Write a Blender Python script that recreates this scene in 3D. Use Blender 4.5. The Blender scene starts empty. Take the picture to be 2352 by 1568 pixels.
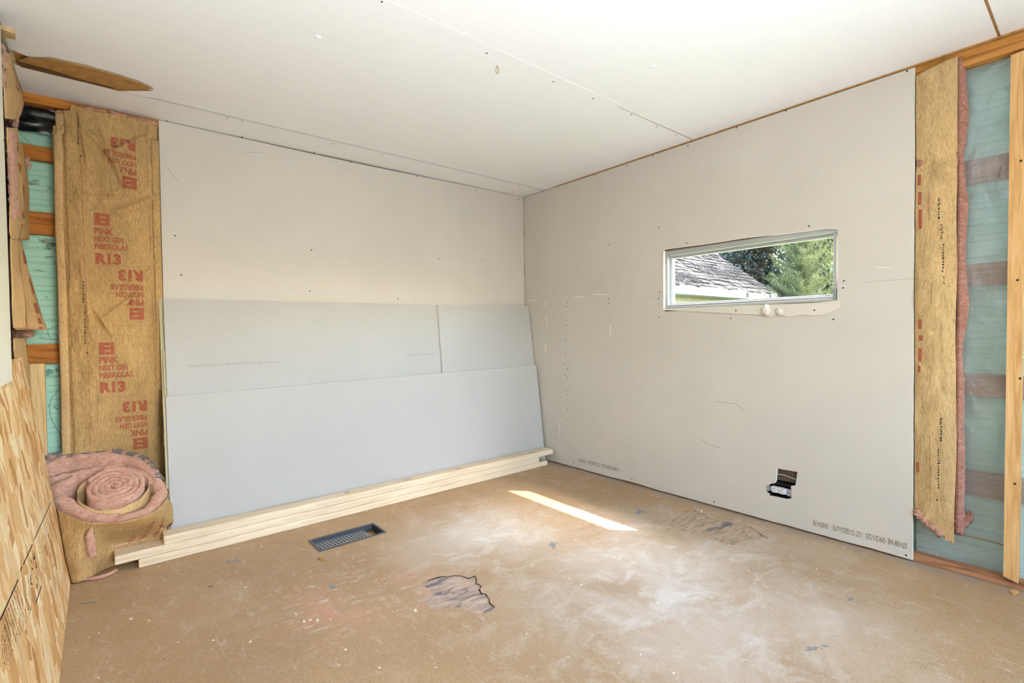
import bpy, bmesh, math, random
from mathutils import Vector, Matrix, noise
from mathutils.geometry import tessellate_polygon
random.seed(7)
C = bpy.context.scene.collection
S = bpy.context.scene

# ------------------------------------------------------------------ camera
FPX = 1137.7
CAM = Vector((-2.6914, -3.0625, 1.0227))
YAW, PIT, ROL = 0.87651, -0.02011, -0.012568
_f = Vector((math.cos(YAW) * math.cos(PIT), math.sin(YAW) * math.cos(PIT), math.sin(PIT)))
_r = Vector((math.sin(YAW), -math.cos(YAW), 0))
_u = _r.cross(_f)
_r2 = _r * math.cos(ROL) + _u * math.sin(ROL)
_u2 = -_r * math.sin(ROL) + _u * math.cos(ROL)
cd = bpy.data.cameras.new('camera'); cam = bpy.data.objects.new('camera', cd); C.objects.link(cam)
M = Matrix.Identity(4)
for i in range(3):
    M[i][0], M[i][1], M[i][2], M[i][3] = _r2[i], _u2[i], -_f[i], CAM[i]
cam.matrix_world = M
cd.sensor_width = 36; cd.lens = FPX / 2352 * 36; cd.clip_start = 0.02; cd.clip_end = 500
S.camera = cam

# ------------------------------------------------------------------ world, sun, fill lamps
SUNDIR = Vector((-0.52, 0.53, -1.0)).normalized()
W = bpy.data.worlds.new('world'); S.world = W; W.use_nodes = True
nt = W.node_tree; nt.nodes.clear()
sky = nt.nodes.new('ShaderNodeTexSky'); sky.sky_type = 'NISHITA'; sky.sun_disc = False
sky.sun_elevation = math.asin(-SUNDIR.z)
sky.sun_rotation = math.atan2(-SUNDIR.x, -SUNDIR.y)
sky.dust_density = 2.5; sky.air_density = 1.2
bg = nt.nodes.new('ShaderNodeBackground'); wo = nt.nodes.new('ShaderNodeOutputWorld')
bg.inputs[1].default_value = 7.6
nt.links.new(sky.outputs[0], bg.inputs[0]); nt.links.new(bg.outputs[0], wo.inputs[0])
sl = bpy.data.lights.new('sun', 'SUN'); sl.energy = 18.0; sl.angle = math.radians(0.6); sl.color = (1, .96, .9)
so = bpy.data.objects.new('sun', sl); C.objects.link(so)
so.rotation_euler = SUNDIR.to_track_quat('-Z', 'Y').to_euler(); so.location = (5, -5, 8)
def area(name, loc, tgt, sx, sy, e, col):
    l = bpy.data.lights.new(name, 'AREA'); l.shape = 'RECTANGLE'; l.size = sx; l.size_y = sy
    l.energy = e; l.color = col
    o = bpy.data.objects.new(name, l); C.objects.link(o); o.location = loc
    o.rotation_euler = (Vector(tgt) - Vector(loc)).to_track_quat('-Z', 'Y').to_euler()
    return o
# added fill lamp outside an invented opening in the unseen end wall
area('rear_fill_lamp', (-1.75, -6.10, 1.45), (-1.6, -3, 1.45), 1.3, 1.0, 24, (.90, .95, 1.0))
# added fill lamp behind the camera, aimed up at the ceiling
area('ceiling_fill_lamp', (-2.1, -3.75, .35), (-2.1, -2.95, 2.1), 1.7, 1.2, 41, (.83, .92, 1.0)).data.spread = math.radians(110)
S.view_settings.view_transform = 'Standard'; S.view_settings.look = 'None'
S.view_settings.gamma = 1.0; S.view_settings.exposure = 0.03; S.view_settings.use_curve_mapping = False

# ------------------------------------------------------------------ helpers
def ray(px, py):
    return _f + _r2 * ((px - 1176) / FPX) - _u2 * ((py - 784) / FPX)
def hit(px, py, ax, v):
    d = ray(px, py); return CAM + d * ((v - CAM[ax]) / d[ax])
def hitp(px, py, co, n):
    d = ray(px, py); return CAM + d * ((Vector(co) - CAM).dot(n) / d.dot(n))
def nz(x, y=0., z=0.):
    return noise.noise(Vector((x, y, z)))

def lin(c):
    return tuple(((v / 255) / 12.92 if v / 255 < .04045 else ((v / 255 + .055) / 1.055) ** 2.4) for v in c)
class N:
    """small node-material builder"""
    def __init__(s, name, col=(200, 200, 200), rough=.6, metal=0., spec=.5):
        s.m = bpy.data.materials.new(name); s.m.use_nodes = True; s.t = s.m.node_tree
        s.b = s.t.nodes['Principled BSDF']
        s.b.inputs['Base Color'].default_value = (*lin(col), 1); s.b.inputs['Roughness'].default_value = rough
        s.b.inputs['Metallic'].default_value = metal; s.b.inputs['Specular IOR Level'].default_value = spec
        s.tc = s.t.nodes.new('ShaderNodeTexCoord')
        s.m.diffuse_color = (*lin(col), 1)
    def n(s, ty, **k):
        x = s.t.nodes.new(ty)
        for a, v in k.items(): setattr(x, a, v)
        return x
    def l(s, a, b): s.t.links.new(a, b)
    def coord(s, scale=(1, 1, 1), rot=(0, 0, 0), loc=(0, 0, 0)):
        mp = s.n('ShaderNodeMapping'); mp.inputs['Scale'].default_value = scale
        mp.inputs['Rotation'].default_value = rot; mp.inputs['Location'].default_value = loc
        s.l(s.tc.outputs['Object'], mp.inputs[0]); return mp.outputs[0]
    def noise(s, sc, det=4, rough=.55, dist=0., co=None):
        x = s.n('ShaderNodeTexNoise'); x.inputs['Scale'].default_value = sc; x.inputs['Detail'].default_value = det
        x.inputs['Roughness'].default_value = rough; x.inputs['Distortion'].default_value = dist
        s.l(co if co is not None else s.coord(), x.inputs[0]); return x.outputs[0]
    def ramp(s, fac, stops):
        r = s.n('ShaderNodeValToRGB'); e = r.color_ramp.elements
        while len(e) < len(stops): e.new(.5)
        for i, (p, c) in enumerate(stops):
            e[i].position = p; e[i].color = (*(lin(c) if isinstance(c, tuple) else (c, c, c)), 1)
        s.l(fac, r.inputs[0]); return r.outputs[0]
    def mix(s, fac, a, b, mode='MIX'):
        x = s.n('ShaderNodeMix'); x.data_type = 'RGBA'; x.blend_type = mode
        for v, i in ((fac, 0), (a, 6), (b, 7)):
            if isinstance(v, (int, float)): x.inputs[i].default_value = v if i == 0 else (v, v, v, 1)
            elif isinstance(v, tuple): x.inputs[i].default_value = (*lin(v), 1)
            else: s.l(v, x.inputs[i])
        return x.outputs[2]
    def math(s, op, a, b=0.):
        x = s.n('ShaderNodeMath', operation=op)
        for v, i in ((a, 0), (b, 1)):
            if isinstance(v, (int, float)): x.inputs[i].default_value = v
            else: s.l(v, x.inputs[i])
        return x.outputs[0]
    def col(s, c): s.l(c, s.b.inputs['Base Color']); return s
    def bump(s, h, st=.3, dist=.002):
        x = s.n('ShaderNodeBump'); x.inputs['Strength'].default_value = st; x.inputs['Distance'].default_value = dist
        s.l(h, x.inputs['Height']); s.l(x.outputs[0], s.b.inputs['Normal']); return s

def raw(name, verts, faces, mats, parent=None, mi=None, smooth=False):
    me = bpy.data.meshes.new(name); me.from_pydata([tuple(v) for v in verts], [], faces)
    for m in (mats if isinstance(mats, (list, tuple)) else [mats]): me.materials.append(m)
    if mi: me.polygons.foreach_set('material_index', mi)
    if smooth: me.polygons.foreach_set('use_smooth', [True] * len(me.polygons))
    me.update()
    o = bpy.data.objects.new(name, me); C.objects.link(o)
    if parent: o.parent = parent
    return o
def tag(o, label=None, cat=None, group=None, kind=None):
    if label: o['label'] = label
    if cat: o['category'] = cat
    if group: o['group'] = group
    if kind: o['kind'] = kind
    return o
def thing(name, label, cat, group=None):
    o = bpy.data.objects.new(name, None); C.objects.link(o); o.empty_display_size = .05
    return tag(o, label, cat, group)
def base(root, loc):
    """move an Empty to the base of its thing, keeping the children where they are"""
    loc = Vector(loc); root.location = loc
    for c in root.children: c.location = c.location - loc
def box(name, a, b, m, parent=None, bev=0.0):
    a, b = Vector(a), Vector(b)
    bm = bmesh.new(); bmesh.ops.create_cube(bm, size=1)
    for v in bm.verts:
        v.co = Vector([(a[i] + b[i]) / 2 + v.co[i] * abs(b[i] - a[i]) for i in range(3)])
    if bev: bmesh.ops.bevel(bm, geom=bm.edges[:], offset=bev, segments=2, affect='EDGES', profile=.5)
    me = bpy.data.meshes.new(name); bm.to_mesh(me); bm.free(); me.materials.append(m)
    o = bpy.data.objects.new(name, me); C.objects.link(o)
    if parent: o.parent = parent
    return o
def plate(name, loop, off, mf, ms=None, parent=None, holes=(), mb=None):
    """flat plate: outline loop(s) in 3-D, extruded by the vector off"""
    loops = [[Vector(p) for p in loop]] + [[Vector(p) for p in h] for h in holes]
    off = Vector(off); flat = [p for l in loops for p in l]; n = len(flat)
    tri = tessellate_polygon(loops)
    nn = Vector((0, 0, 0))
    for t in tri: nn += (flat[t[1]] - flat[t[0]]).cross(flat[t[2]] - flat[t[0]])
    if nn.dot(off) > 0: tri = [t[::-1] for t in tri]
    F = [tuple(t) for t in tri]; mi = [0] * len(F)
    F += [tuple(i + n for i in t[::-1]) for t in tri]; mi += [2 if mb else 0] * len(tri)
    s = 0
    for l in loops:
        k = len(l)
        for i in range(k):
            a, b = s + i, s + (i + 1) % k
            F.append((a, b, b + n, a + n)); mi.append(1)
        s += k
    o = raw(name, flat + [p + off for p in flat], F, [mf, ms or mf] + ([mb] if mb else []), parent, mi)
    bm = bmesh.new(); bm.from_mesh(o.data); bmesh.ops.recalc_face_normals(bm, faces=bm.faces[:]); bm.to_mesh(o.data); bm.free()
    return o
def tube(name, pts, r, m, parent=None, seg=8):
    pts = [Vector(p) for p in pts]; V = []; F = []
    for i, p in enumerate(pts):
        d = (pts[min(i + 1, len(pts) - 1)] - pts[max(i - 1, 0)]).normalized()
        a = d.cross(Vector((0.13, .21, 1))).normalized(); b = d.cross(a)
        rr = r[i] if isinstance(r, (list, tuple)) else r
        for k in range(seg):
            t = 2 * math.pi * k / seg; V.append(p + (a * math.cos(t) + b * math.sin(t)) * rr)
    for i in range(len(pts) - 1):
        for k in range(seg):
            F.append((i * seg + k, i * seg + (k + 1) % seg, (i + 1) * seg + (k + 1) % seg, (i + 1) * seg + k))
    F.append(tuple(range(seg))[::-1]); F.append(tuple((len(pts) - 1) * seg + k for k in range(seg)))
    return raw(name, V, F, m, parent, smooth=True)
def grid(name, fn, nu, nv, m, parent=None, thick=0., smooth=True):
    """sheet fn(u,v) -> point; with thick it gets a real back"""
    P = [Vector(fn(i / nu, j / nv)) for j in range(nv + 1) for i in range(nu + 1)]
    F = [(j * (nu + 1) + i, j * (nu + 1) + i + 1, (j + 1) * (nu + 1) + i + 1, (j + 1) * (nu + 1) + i) for j in range(nv) for i in range(nu)]
    o = raw(name, P, F, m, parent, smooth=smooth)
    if thick:
        md = o.modifiers.new('solid', 'SOLIDIFY'); md.thickness = thick; md.offset = -1
    return o
_tc = {}
def text2d(s, bold=0.):
    k = (s, bold)
    if k in _tc: return _tc[k]
    cu = bpy.data.curves.new('t', 'FONT'); cu.body = s; cu.size = 1; cu.resolution_u = 3; cu.offset = bold
    cu.align_x = 'LEFT'; cu.align_y = 'BOTTOM_BASELINE'
    o = bpy.data.objects.new('t', cu); C.objects.link(o)
    dg = bpy.context.evaluated_depsgraph_get(); me = o.evaluated_get(dg).to_mesh()
    V = [v.co.copy() for v in me.vertices]; F = [tuple(p.vertices) for p in me.polygons]
    o.evaluated_get(dg).to_mesh_clear(); bpy.data.objects.remove(o); bpy.data.curves.remove(cu)
    x0 = min(v.x for v in V); x1 = max(v.x for v in V)
    _tc[k] = ([Vector((v.x - x0, v.y, 0)) for v in V], F, x1 - x0); return _tc[k]
def printed(items, mapf, m, parent, name='printed_text'):
    """items: (string, x, y, height, width or None, rotated180, bold) laid out in a 2-D sheet space, mapf puts them on the surface"""
    V, F = [], []
    for (s, x, y, h, w, flip, bold) in items:
        v2, f2, wid = text2d(s, bold); sy = h / .73; sx = (w / wid) if w else sy
        o = len(V)
        for v in v2:
            a, b = v.x * sx, v.y * sy
            if flip: a, b = -a, -b
            V.append(mapf(x + a, y + b))
        F += [tuple(i + o for i in f) for f in f2]
    o = raw(name, V, F, m, parent); return o

# ------------------------------------------------------------------ materials
def drywall_mat(name, c1, c2, mott=.5):
    k = N(name, c1, .85, spec=.25)
    c = k.mix(k.ramp(k.noise(1.6, 5, .6), [(.35, 0.), (.7, 1.)]), c1, c2)
    sp = k.ramp(k.noise(420, 2, .5), [(.45, 0.), (.75, .35)])
    c = k.mix(sp, c, tuple(int(v * .82) for v in c1))
    sm = k.ramp(k.noise(5, 6, .7, .6), [(.66, 0.), (.8, .16)])
    k.col(k.mix(sm, c, (236, 232, 220))).bump(k.noise(260, 3), .12, .001); return k.m
m_dwL = drywall_mat('aged_drywall_paper', (212, 206, 199), (205, 199, 191))
m_dwR = drywall_mat('green_grey_drywall_paper', (214, 208, 200), (206, 200, 192))
m_dwN = drywall_mat('new_drywall_paper', (186, 184, 183), (180, 178, 176))
m_dwW = drywall_mat('cream_drywall_paper', (240, 237, 222), (236, 232, 214))
m_gyp = N('gypsum_core', (238, 234, 226), .9).m
m_cream = drywall_mat('cream_back_paper', (206, 198, 166), (196, 186, 152))
def ceil_mat():
    k = N('white_painted_board', (236, 236, 236), .7, spec=.3)
    g = k.noise(6, 5, .6, .3, k.coord((1, 14, 1)))
    c = k.mix(k.ramp(g, [(.4, 0.), (.75, .35)]), (247, 247, 248), (236, 237, 239))
    sm = k.ramp(k.noise(9, 6, .75), [(.68, 0.), (.8, .3)])
    k.col(k.mix(sm, c, (205, 205, 202))).bump(g, .15, .002); return k.m
m_ceil = ceil_mat()
m_ceil2 = N('grey_white_paint', (214, 216, 220), .7).m
m_fiber = N('bare_fibreboard', (170, 126, 70), .85)
m_fiber.col(m_fiber.ramp(m_fiber.noise(30, 5, .7), [(.3, (150, 108, 56)), (.7, (190, 146, 86))])); m_fiber = m_fiber.m
m_fibD = N('dark_torn_fibre', (104, 72, 38), .9).m
def wood(name, c1, c2, c3, gs=(2, 30, 30), knots=True, rough=.65, ax=0):
    k = N(name, c1, rough, spec=.3)
    sc = [26, 26, 26]; sc[ax] = 1.6
    g = k.noise(1.6, 6, .62, 1.2, k.coord(tuple(sc)))
    c = k.ramp(g, [(.28, c2), (.5, c1), (.72, c3)])
    fsc = [160, 160, 160]; fsc[ax] = 5
    fine = k.noise(1, 3, .6, 0, k.coord(tuple(fsc)))
    c = k.mix(k.ramp(fine, [(.45, 0.), (.8, .35)]), c, c2)
    if knots:
        v = k.n('ShaderNodeTexVoronoi'); s2 = [9, 9, 9]; s2[ax] = 4.5; k.l(k.coord(tuple(s2)), v.inputs[0]); v.inputs['Scale'].default_value = 1
        kn = k.ramp(v.outputs['Distance'], [(.035, 1.), (.11, 0.)])
        c = k.mix(kn, c, tuple(int(x * .55) for x in c2))
    k.col(c).bump(g, .15, .001); return k.m
m_pine = wood('fresh_pine', (228, 210, 184), (206, 182, 148), (238, 224, 200))
m_pineV = wood('fresh_pine_upright', (214, 180, 130), (176, 136, 84), (226, 196, 150), ax=2)
m_stud = wood('golden_stud', (212, 168, 112), (178, 128, 72), (226, 190, 140), ax=2)
m_girtL = wood('orange_brown_board', (196, 122, 46), (130, 70, 24), (208, 140, 66), ax=0, knots=False)
m_girtR = wood('red_brown_board', (168, 110, 84), (120, 74, 56), (184, 130, 106), ax=1, knots=False)
m_plate = wood('stained_plate', (186, 128, 60), (120, 74, 36), (204, 150, 84), ax=1, knots=False)
m_plateB = wood('bottom_plate_wood', (164, 116, 84), (96, 66, 50), (180, 136, 104), ax=1, knots=False)
def siding_mat(name, c1, c2, grime):
    k = N(name, c1, .45, spec=.4)
    c = k.mix(k.ramp(k.noise(2.2, 3), [(.3, 0.), (.7, 1.)]), c1, c2)
    d = k.ramp(k.noise(11, 7, .72, .4, k.coord((1, 1, 1.6))), [(.56, 0.), (.66, grime)])
    k.col(k.mix(d, c, (46, 58, 44))); return k.m
m_sidL = siding_mat('mint_metal_siding', (186, 232, 210), (172, 224, 204), .9)
m_sidR = siding_mat('teal_metal_siding', (196, 236, 240), (184, 226, 216), .1)
m_black = N('black_film', (22, 24, 24), .25).m
m_dark = N('dark_cavity', (30, 27, 24), .9).m
def kraft_mat(name, c1, c2, c3, bs=.75, gs=34):
    k = N(name, c1, .75, spec=.3)
    f = k.noise(1, 5, .7, .3, k.coord((190, 190, gs)))
    c = k.ramp(f, [(.3, c2), (.52, c1), (.75, c3)])
    st = k.ramp(k.noise(1.1, 4, .65, .5, k.coord((5, 5, 3))), [(.35, 0.), (.7, .55)])
    c = k.mix(st, c, tuple(int(v * .78) for v in c1))
    bl = k.ramp(k.noise(1, 6, .75, 0, k.coord((120, 120, 50), loc=(3, 1, 0))), [(.52, 0.), (.68, .5)])
    c = k.mix(bl, c, (104, 92, 66))
    w = k.noise(1, 4, .55, 1.1, k.coord((16, 16, 6)))
    w2 = k.noise(1, 3, .55, .6, k.coord((50, 50, 26)))
    k.col(c).bump(k.math('ADD', w, k.math('MULTIPLY', w2, .3)), bs, .013); return k.m
m_kraft = kraft_mat('kraft_paper', (192, 156, 104), (162, 126, 76), (210, 176, 124))
m_kraft2 = kraft_mat('light_kraft_paper', (210, 174, 124), (198, 160, 108), (218, 186, 138), .4, 90)
m_kraftR = kraft_mat('golden_kraft_paper', (204, 172, 122), (180, 148, 98), (214, 188, 146))
def pink_mat(name, c1, c2, c3):
    k = N(name, c1, .95, spec=.1)
    f = k.noise(1, 7, .75, 1.4, k.coord((34, 34, 60)))
    c = k.ramp(f, [(.3, c2), (.5, c1), (.72, c3)])
    f2 = k.noise(160, 5, .8, .5)
    c = k.mix(k.ramp(f2, [(.5, 0.), (.8, .5)]), c, c2)
    k.b.inputs['Sheen Weight'].default_value = .3
    k.col(c).bump(k.math('ADD', f, k.math('MULTIPLY', f2, .6)), .9, .012); return k.m
m_pink = pink_mat('pink_fibreglass', (244, 186, 158), (216, 132, 106), (252, 218, 194))
m_pinkR = pink_mat('dusty_pink_fibreglass', (200, 134, 112), (156, 88, 66), (226, 184, 172))
m_greyfl = pink_mat('grey_dirty_fibreglass', (150, 138, 138), (96, 88, 90), (196, 170, 168))
m_red = N('red_ink', (176, 70, 60), .8)
_f1 = m_red.noise(260, 3, .7); m_red.col(m_red.mix(m_red.ramp(_f1, [(.42, 0.), (.62, .75)]), (156, 66, 50), (166, 120, 76))); m_red = m_red.m
m_ink = N('dark_ink', (38, 34, 30), .8).m
m_inkO = N('olive_ink', (96, 88, 70), .8).m
m_inkG = N('pale_grey_ink', (146, 144, 140), .8).m
m_inkB = N('faded_stamp_ink', (130, 134, 142), .8).m
def osb_mat():
    k = N('oriented_strand', (224, 180, 120), .7, spec=.3)
    pal = [(.0, (190, 134, 80)), (.2, (220, 172, 112)), (.45, (234, 194, 138)), (.7, (242, 212, 160)), (.9, (250, 230, 190)), (1., (204, 152, 96))]
    def layer(rot, sc, loc):
        co = k.coord((1, sc[0], sc[1]), (rot, 0, 0), loc)
        d = k.n('ShaderNodeTexNoise'); d.inputs['Scale'].default_value = 9; d.inputs['Detail'].default_value = 3; k.l(k.coord(), d.inputs[0])
        mx = k.n('ShaderNodeMix'); mx.data_type = 'RGBA'; mx.blend_type = 'LINEAR_LIGHT'; mx.inputs[0].default_value = .55
        k.l(co, mx.inputs[6]); k.l(d.outputs[1], mx.inputs[7])
        v = k.n('ShaderNodeTexVoronoi'); v.inputs['Scale'].default_value = 1; k.l(mx.outputs[2], v.inputs[0])
        sp = k.n('ShaderNodeSeparateColor'); k.l(v.outputs['Color'], sp.inputs[0])
        return k.ramp(sp.outputs[0], pal), sp.outputs[1], v.outputs['Distance']
    a, ar, ad = layer(.2, (15, 9), (0, 0, 0)); b, br, bd = layer(-.3, (22, 11), (2, 3, 1)); c, cr, cdd = layer(.7, (17, 13), (5, 1, 2))
    x = k.mix(k.ramp(ar, [(.5, 0.), (.52, 1.)]), a, b); x = k.mix(k.ramp(br, [(.66, 0.), (.68, 1.)]), x, c)
    fine = k.noise(1, 4, .7, .5, k.coord((60, 200, 26), (.12, 0, 0)))
    x = k.mix(k.ramp(fine, [(.42, 0.), (.75, .45)]), x, (168, 112, 58))
    dk = k.ramp(k.noise(1, 5, .7, 1., k.coord((8, 70, 22))), [(.66, 0.), (.74, .8)])
    x = k.mix(dk, x, (128, 84, 48))
    k.col(x).bump(k.math('ADD', ar, fine), .35, .003); return k.m
m_osb = osb_mat()
m_osbE = N('strand_edge', (196, 130, 84), .8).m
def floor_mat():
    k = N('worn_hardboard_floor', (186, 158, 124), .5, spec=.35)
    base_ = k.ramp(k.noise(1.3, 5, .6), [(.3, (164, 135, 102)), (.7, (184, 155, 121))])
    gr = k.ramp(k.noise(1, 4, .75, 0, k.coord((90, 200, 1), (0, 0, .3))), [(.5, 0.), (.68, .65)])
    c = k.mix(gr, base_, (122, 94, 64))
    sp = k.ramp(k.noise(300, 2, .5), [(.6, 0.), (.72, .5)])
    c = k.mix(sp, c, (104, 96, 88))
    # pale scuffs plus painted-in brightness of the window-lit middle and near right
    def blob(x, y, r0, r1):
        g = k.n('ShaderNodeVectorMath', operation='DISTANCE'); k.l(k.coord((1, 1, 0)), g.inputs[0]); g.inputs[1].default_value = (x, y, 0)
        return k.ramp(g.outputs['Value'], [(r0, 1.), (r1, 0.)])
    lit_dust = k.math('MAXIMUM', blob(-.9, -1.9, .1, .98), blob(-1.2, -1.1, .05, .62))
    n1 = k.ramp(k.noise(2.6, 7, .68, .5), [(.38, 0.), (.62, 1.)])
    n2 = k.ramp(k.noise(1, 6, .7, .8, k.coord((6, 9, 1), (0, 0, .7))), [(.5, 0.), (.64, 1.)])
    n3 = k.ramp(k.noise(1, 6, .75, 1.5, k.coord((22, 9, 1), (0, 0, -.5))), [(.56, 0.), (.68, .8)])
    dd = k.math('MULTIPLY', k.math('ADD', k.math('MULTIPLY', n1, .6), .22), lit_dust)
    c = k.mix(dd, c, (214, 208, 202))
    c = k.mix(k.math('MULTIPLY', n2, k.math('ADD', k.math('MULTIPLY', lit_dust, .5), .07)), c, (222, 218, 214))
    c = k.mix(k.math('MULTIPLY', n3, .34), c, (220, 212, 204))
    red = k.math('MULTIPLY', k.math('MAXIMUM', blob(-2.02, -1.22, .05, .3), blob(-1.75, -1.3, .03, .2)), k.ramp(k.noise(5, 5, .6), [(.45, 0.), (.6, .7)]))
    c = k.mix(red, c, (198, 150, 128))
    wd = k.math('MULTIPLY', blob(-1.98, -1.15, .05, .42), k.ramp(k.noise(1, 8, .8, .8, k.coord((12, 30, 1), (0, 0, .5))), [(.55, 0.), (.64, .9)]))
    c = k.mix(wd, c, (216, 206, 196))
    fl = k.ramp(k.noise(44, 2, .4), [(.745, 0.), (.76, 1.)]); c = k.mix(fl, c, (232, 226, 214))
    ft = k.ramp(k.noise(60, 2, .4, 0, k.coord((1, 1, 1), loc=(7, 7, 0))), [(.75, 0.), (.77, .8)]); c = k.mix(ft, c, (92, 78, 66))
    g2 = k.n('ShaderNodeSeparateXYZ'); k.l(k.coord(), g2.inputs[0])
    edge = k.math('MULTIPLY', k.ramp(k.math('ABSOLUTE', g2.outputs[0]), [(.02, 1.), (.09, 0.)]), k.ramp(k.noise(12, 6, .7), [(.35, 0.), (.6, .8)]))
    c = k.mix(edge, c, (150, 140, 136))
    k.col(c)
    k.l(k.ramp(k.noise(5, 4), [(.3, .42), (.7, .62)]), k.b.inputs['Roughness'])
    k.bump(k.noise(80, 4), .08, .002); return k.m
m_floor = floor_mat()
def torn_mat(name, a, b, c3, rot):
    k = N(name, a, .75)
    g = k.noise(1, 6, .7, 1.0, k.coord((9, 40, 1), (0, 0, rot)))
    c = k.ramp(g, [(.3, b), (.45, a), (.6, c3), (.75, b)])
    c = k.mix(k.ramp(k.noise(1, 5, .6, .5, k.coord((7, 20, 1), (0, 0, rot), (2, 2, 0))), [(.55, 0.), (.62, .9)]), c, (104, 102, 110))
    k.col(c).bump(g, .4, .003); return k.m
m_torn = torn_mat('torn_plywood', (170, 146, 134), (142, 130, 126), (196, 176, 160), .9)
m_torn2 = torn_mat('torn_plywood_brown', (170, 148, 126), (132, 116, 104), (190, 170, 148), -.2)
m_chip = N('grey_chipped_spot', (136, 138, 142), .8).m
m_metal = N('dark_grey_plastic', (78, 84, 92), .45, .2).m
m_metalD = N('slate_grey_plastic', (62, 68, 76), .5, .1).m
m_metalL = N('worn_grey_plastic', (140, 144, 146), .5, .1).m
m_alu = N('aluminium', (196, 200, 204), .38, .7)
m_alu.bump(m_alu.noise(40, 3, .5, 0, m_alu.coord((1, 1, 12))), .1, .001); m_alu = m_alu.m
m_screw = N('black_screw', (28, 26, 26), .6).m
m_white = N('white_plastic', (222, 222, 228), .35).m
m_galv = N('galvanised_strap', (172, 182, 200), .35, .6).m
m_box = N('black_box_plastic', (24, 24, 28), .4).m
m_brass = N('brass_hook', (176, 150, 84), .4, .8).m
m_cable = N('grey_cable', (176, 190, 190), .5).m
m_thin = N('thin_dark_wire', (40, 44, 40), .5).m
m_plaster = N('white_joint_compound', (222, 215, 204), .85)
m_plaster.bump(m_plaster.noise(40, 5), .4, .003); m_plaster = m_plaster.m
m_slat = wood('grey_old_wood', (128, 110, 98), (84, 66, 60), (150, 132, 118), ax=2, knots=False)
m_blue = N('blue_tape', (44, 84, 138), .4).m
m_tapeK = N('black_tape', (36, 36, 40), .4).m
m_tapeW = N('cream_tape_label', (214, 208, 180), .5).m
m_wire = N('copper_tip', (170, 96, 60), .4, .5).m
def film_mat():
    k = N('clear_polythene', (235, 245, 245), .12); t = k.t; t.nodes.remove(k.b)
    tr = k.n('ShaderNodeBsdfTransparent'); tr.inputs[0].default_value = (.93, .96, .96, 1)
    gl = k.n('ShaderNodeBsdfGlossy'); gl.inputs['Roughness'].default_value = .13; gl.inputs[0].default_value = (1, 1, 1, 1)
    df = k.n('ShaderNodeBsdfTranslucent'); df.inputs[0].default_value = (.8, .86, .87, 1)
    d2 = k.n('ShaderNodeBsdfDiffuse'); d2.inputs[0].default_value = (.72, .82, .86, 1)
    w = k.noise(1, 4, .5, 1.6, k.coord((7, 7, 4))); bp = k.n('ShaderNodeBump'); bp.inputs['Strength'].default_value = 1; bp.inputs['Distance'].default_value = .05
    k.l(w, bp.inputs['Height']); k.l(bp.outputs[0], gl.inputs['Normal'])
    fr = k.n('ShaderNodeFresnel'); fr.inputs[0].default_value = 1.5; k.l(bp.outputs[0], fr.inputs['Normal'])
    m1 = k.n('ShaderNodeMixShader'); m1.inputs[0].default_value = .27; k.l(tr.outputs[0], m1.inputs[1]); k.l(d2.outputs[0], m1.inputs[2])
    m2 = k.n('ShaderNodeMixShader'); k.l(k.math('MULTIPLY', fr.outputs[0], 1.6), m2.inputs[0]); k.l(m1.outputs[0], m2.inputs[1]); k.l(gl.outputs[0], m2.inputs[2])
    k.l(m2.outputs[0], t.nodes['Material Output'].inputs[0]); return k.m
m_film = film_mat()
def glass_mat():
    k = N('window_glass', (240, 248, 246), .02); t = k.t; t.nodes.remove(k.b)
    tr = k.n('ShaderNodeBsdfTransparent'); tr.inputs[0].default_value = (.95, .97, .96, 1)
    gl = k.n('ShaderNodeBsdfGlossy'); gl.inputs['Roughness'].default_value = .02
    m1 = k.n('ShaderNodeMixShader'); m1.inputs[0].default_value = .06; k.l(tr.outputs[0], m1.inputs[1]); k.l(gl.outputs[0], m1.inputs[2])
    k.l(m1.outputs[0], t.nodes['Material Output'].inputs[0]); return k.m
m_glass = glass_mat()

# ------------------------------------------------------------------ floor
Y1 = -6.0; X0 = -2.94; T = .0127
def zc(x, y): return 2.121 + .0055 * (-y) + .003 * x
P1 = [(965.7, 1337.4), (981.6, 1332.3), (1009.7, 1324), (1028, 1322.6), (1045.4, 1320.8), (1059.4, 1321.5), (1077.3, 1327.8), (1091.3, 1321.5), (1095, 1329.7), (1094.5, 1340), (1101.5, 1341.2), (1106.6, 1346.3), (1101, 1352.7), (1106.6, 1361.6), (1116.8, 1363.5), (1123.9, 1374.4), (1125.1, 1384.6), (1137.2, 1392.9), (1129.6, 1401.2), (1102.8, 1411.4), (1092.6, 1407.6), (1063.3, 1396), (1044, 1393.5), (1019.9, 1394.8), (994.4, 1399.3), (981.6, 1388.4), (978, 1384.6), (966.3, 1384.6), (954.2, 1381.4), (994.4, 1362.9), (981.6, 1351.4)]
P2 = [(1527.6, 1201.6), (1554.8, 1189.4), (1556, 1179.9), (1572.5, 1177), (1588.8, 1169), (1605, 1167), (1616, 1169.7), (1610.6, 1177), (1632.4, 1190.7), (1663.7, 1196), (1697.7, 1204), (1725, 1208), (1742.6, 1223), (1765.7, 1235.6), (1731.7, 1236), (1710, 1241), (1685.4, 1252), (1667.8, 1249), (1629.7, 1235.6), (1602, 1230), (1568.4, 1218)]
VX0, VX1, VY0, VY1 = -1.916, -1.586, -.702, -.548
h1 = [hit(x, y, 2, 0) for x, y in P1]; h2 = [hit(x, y, 2, 0) for x, y in P2]
vh = [Vector((VX0, VY0, 0)), Vector((VX1, VY0, 0)), Vector((VX1, VY1, 0)), Vector((VX0, VY1, 0))]
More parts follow.
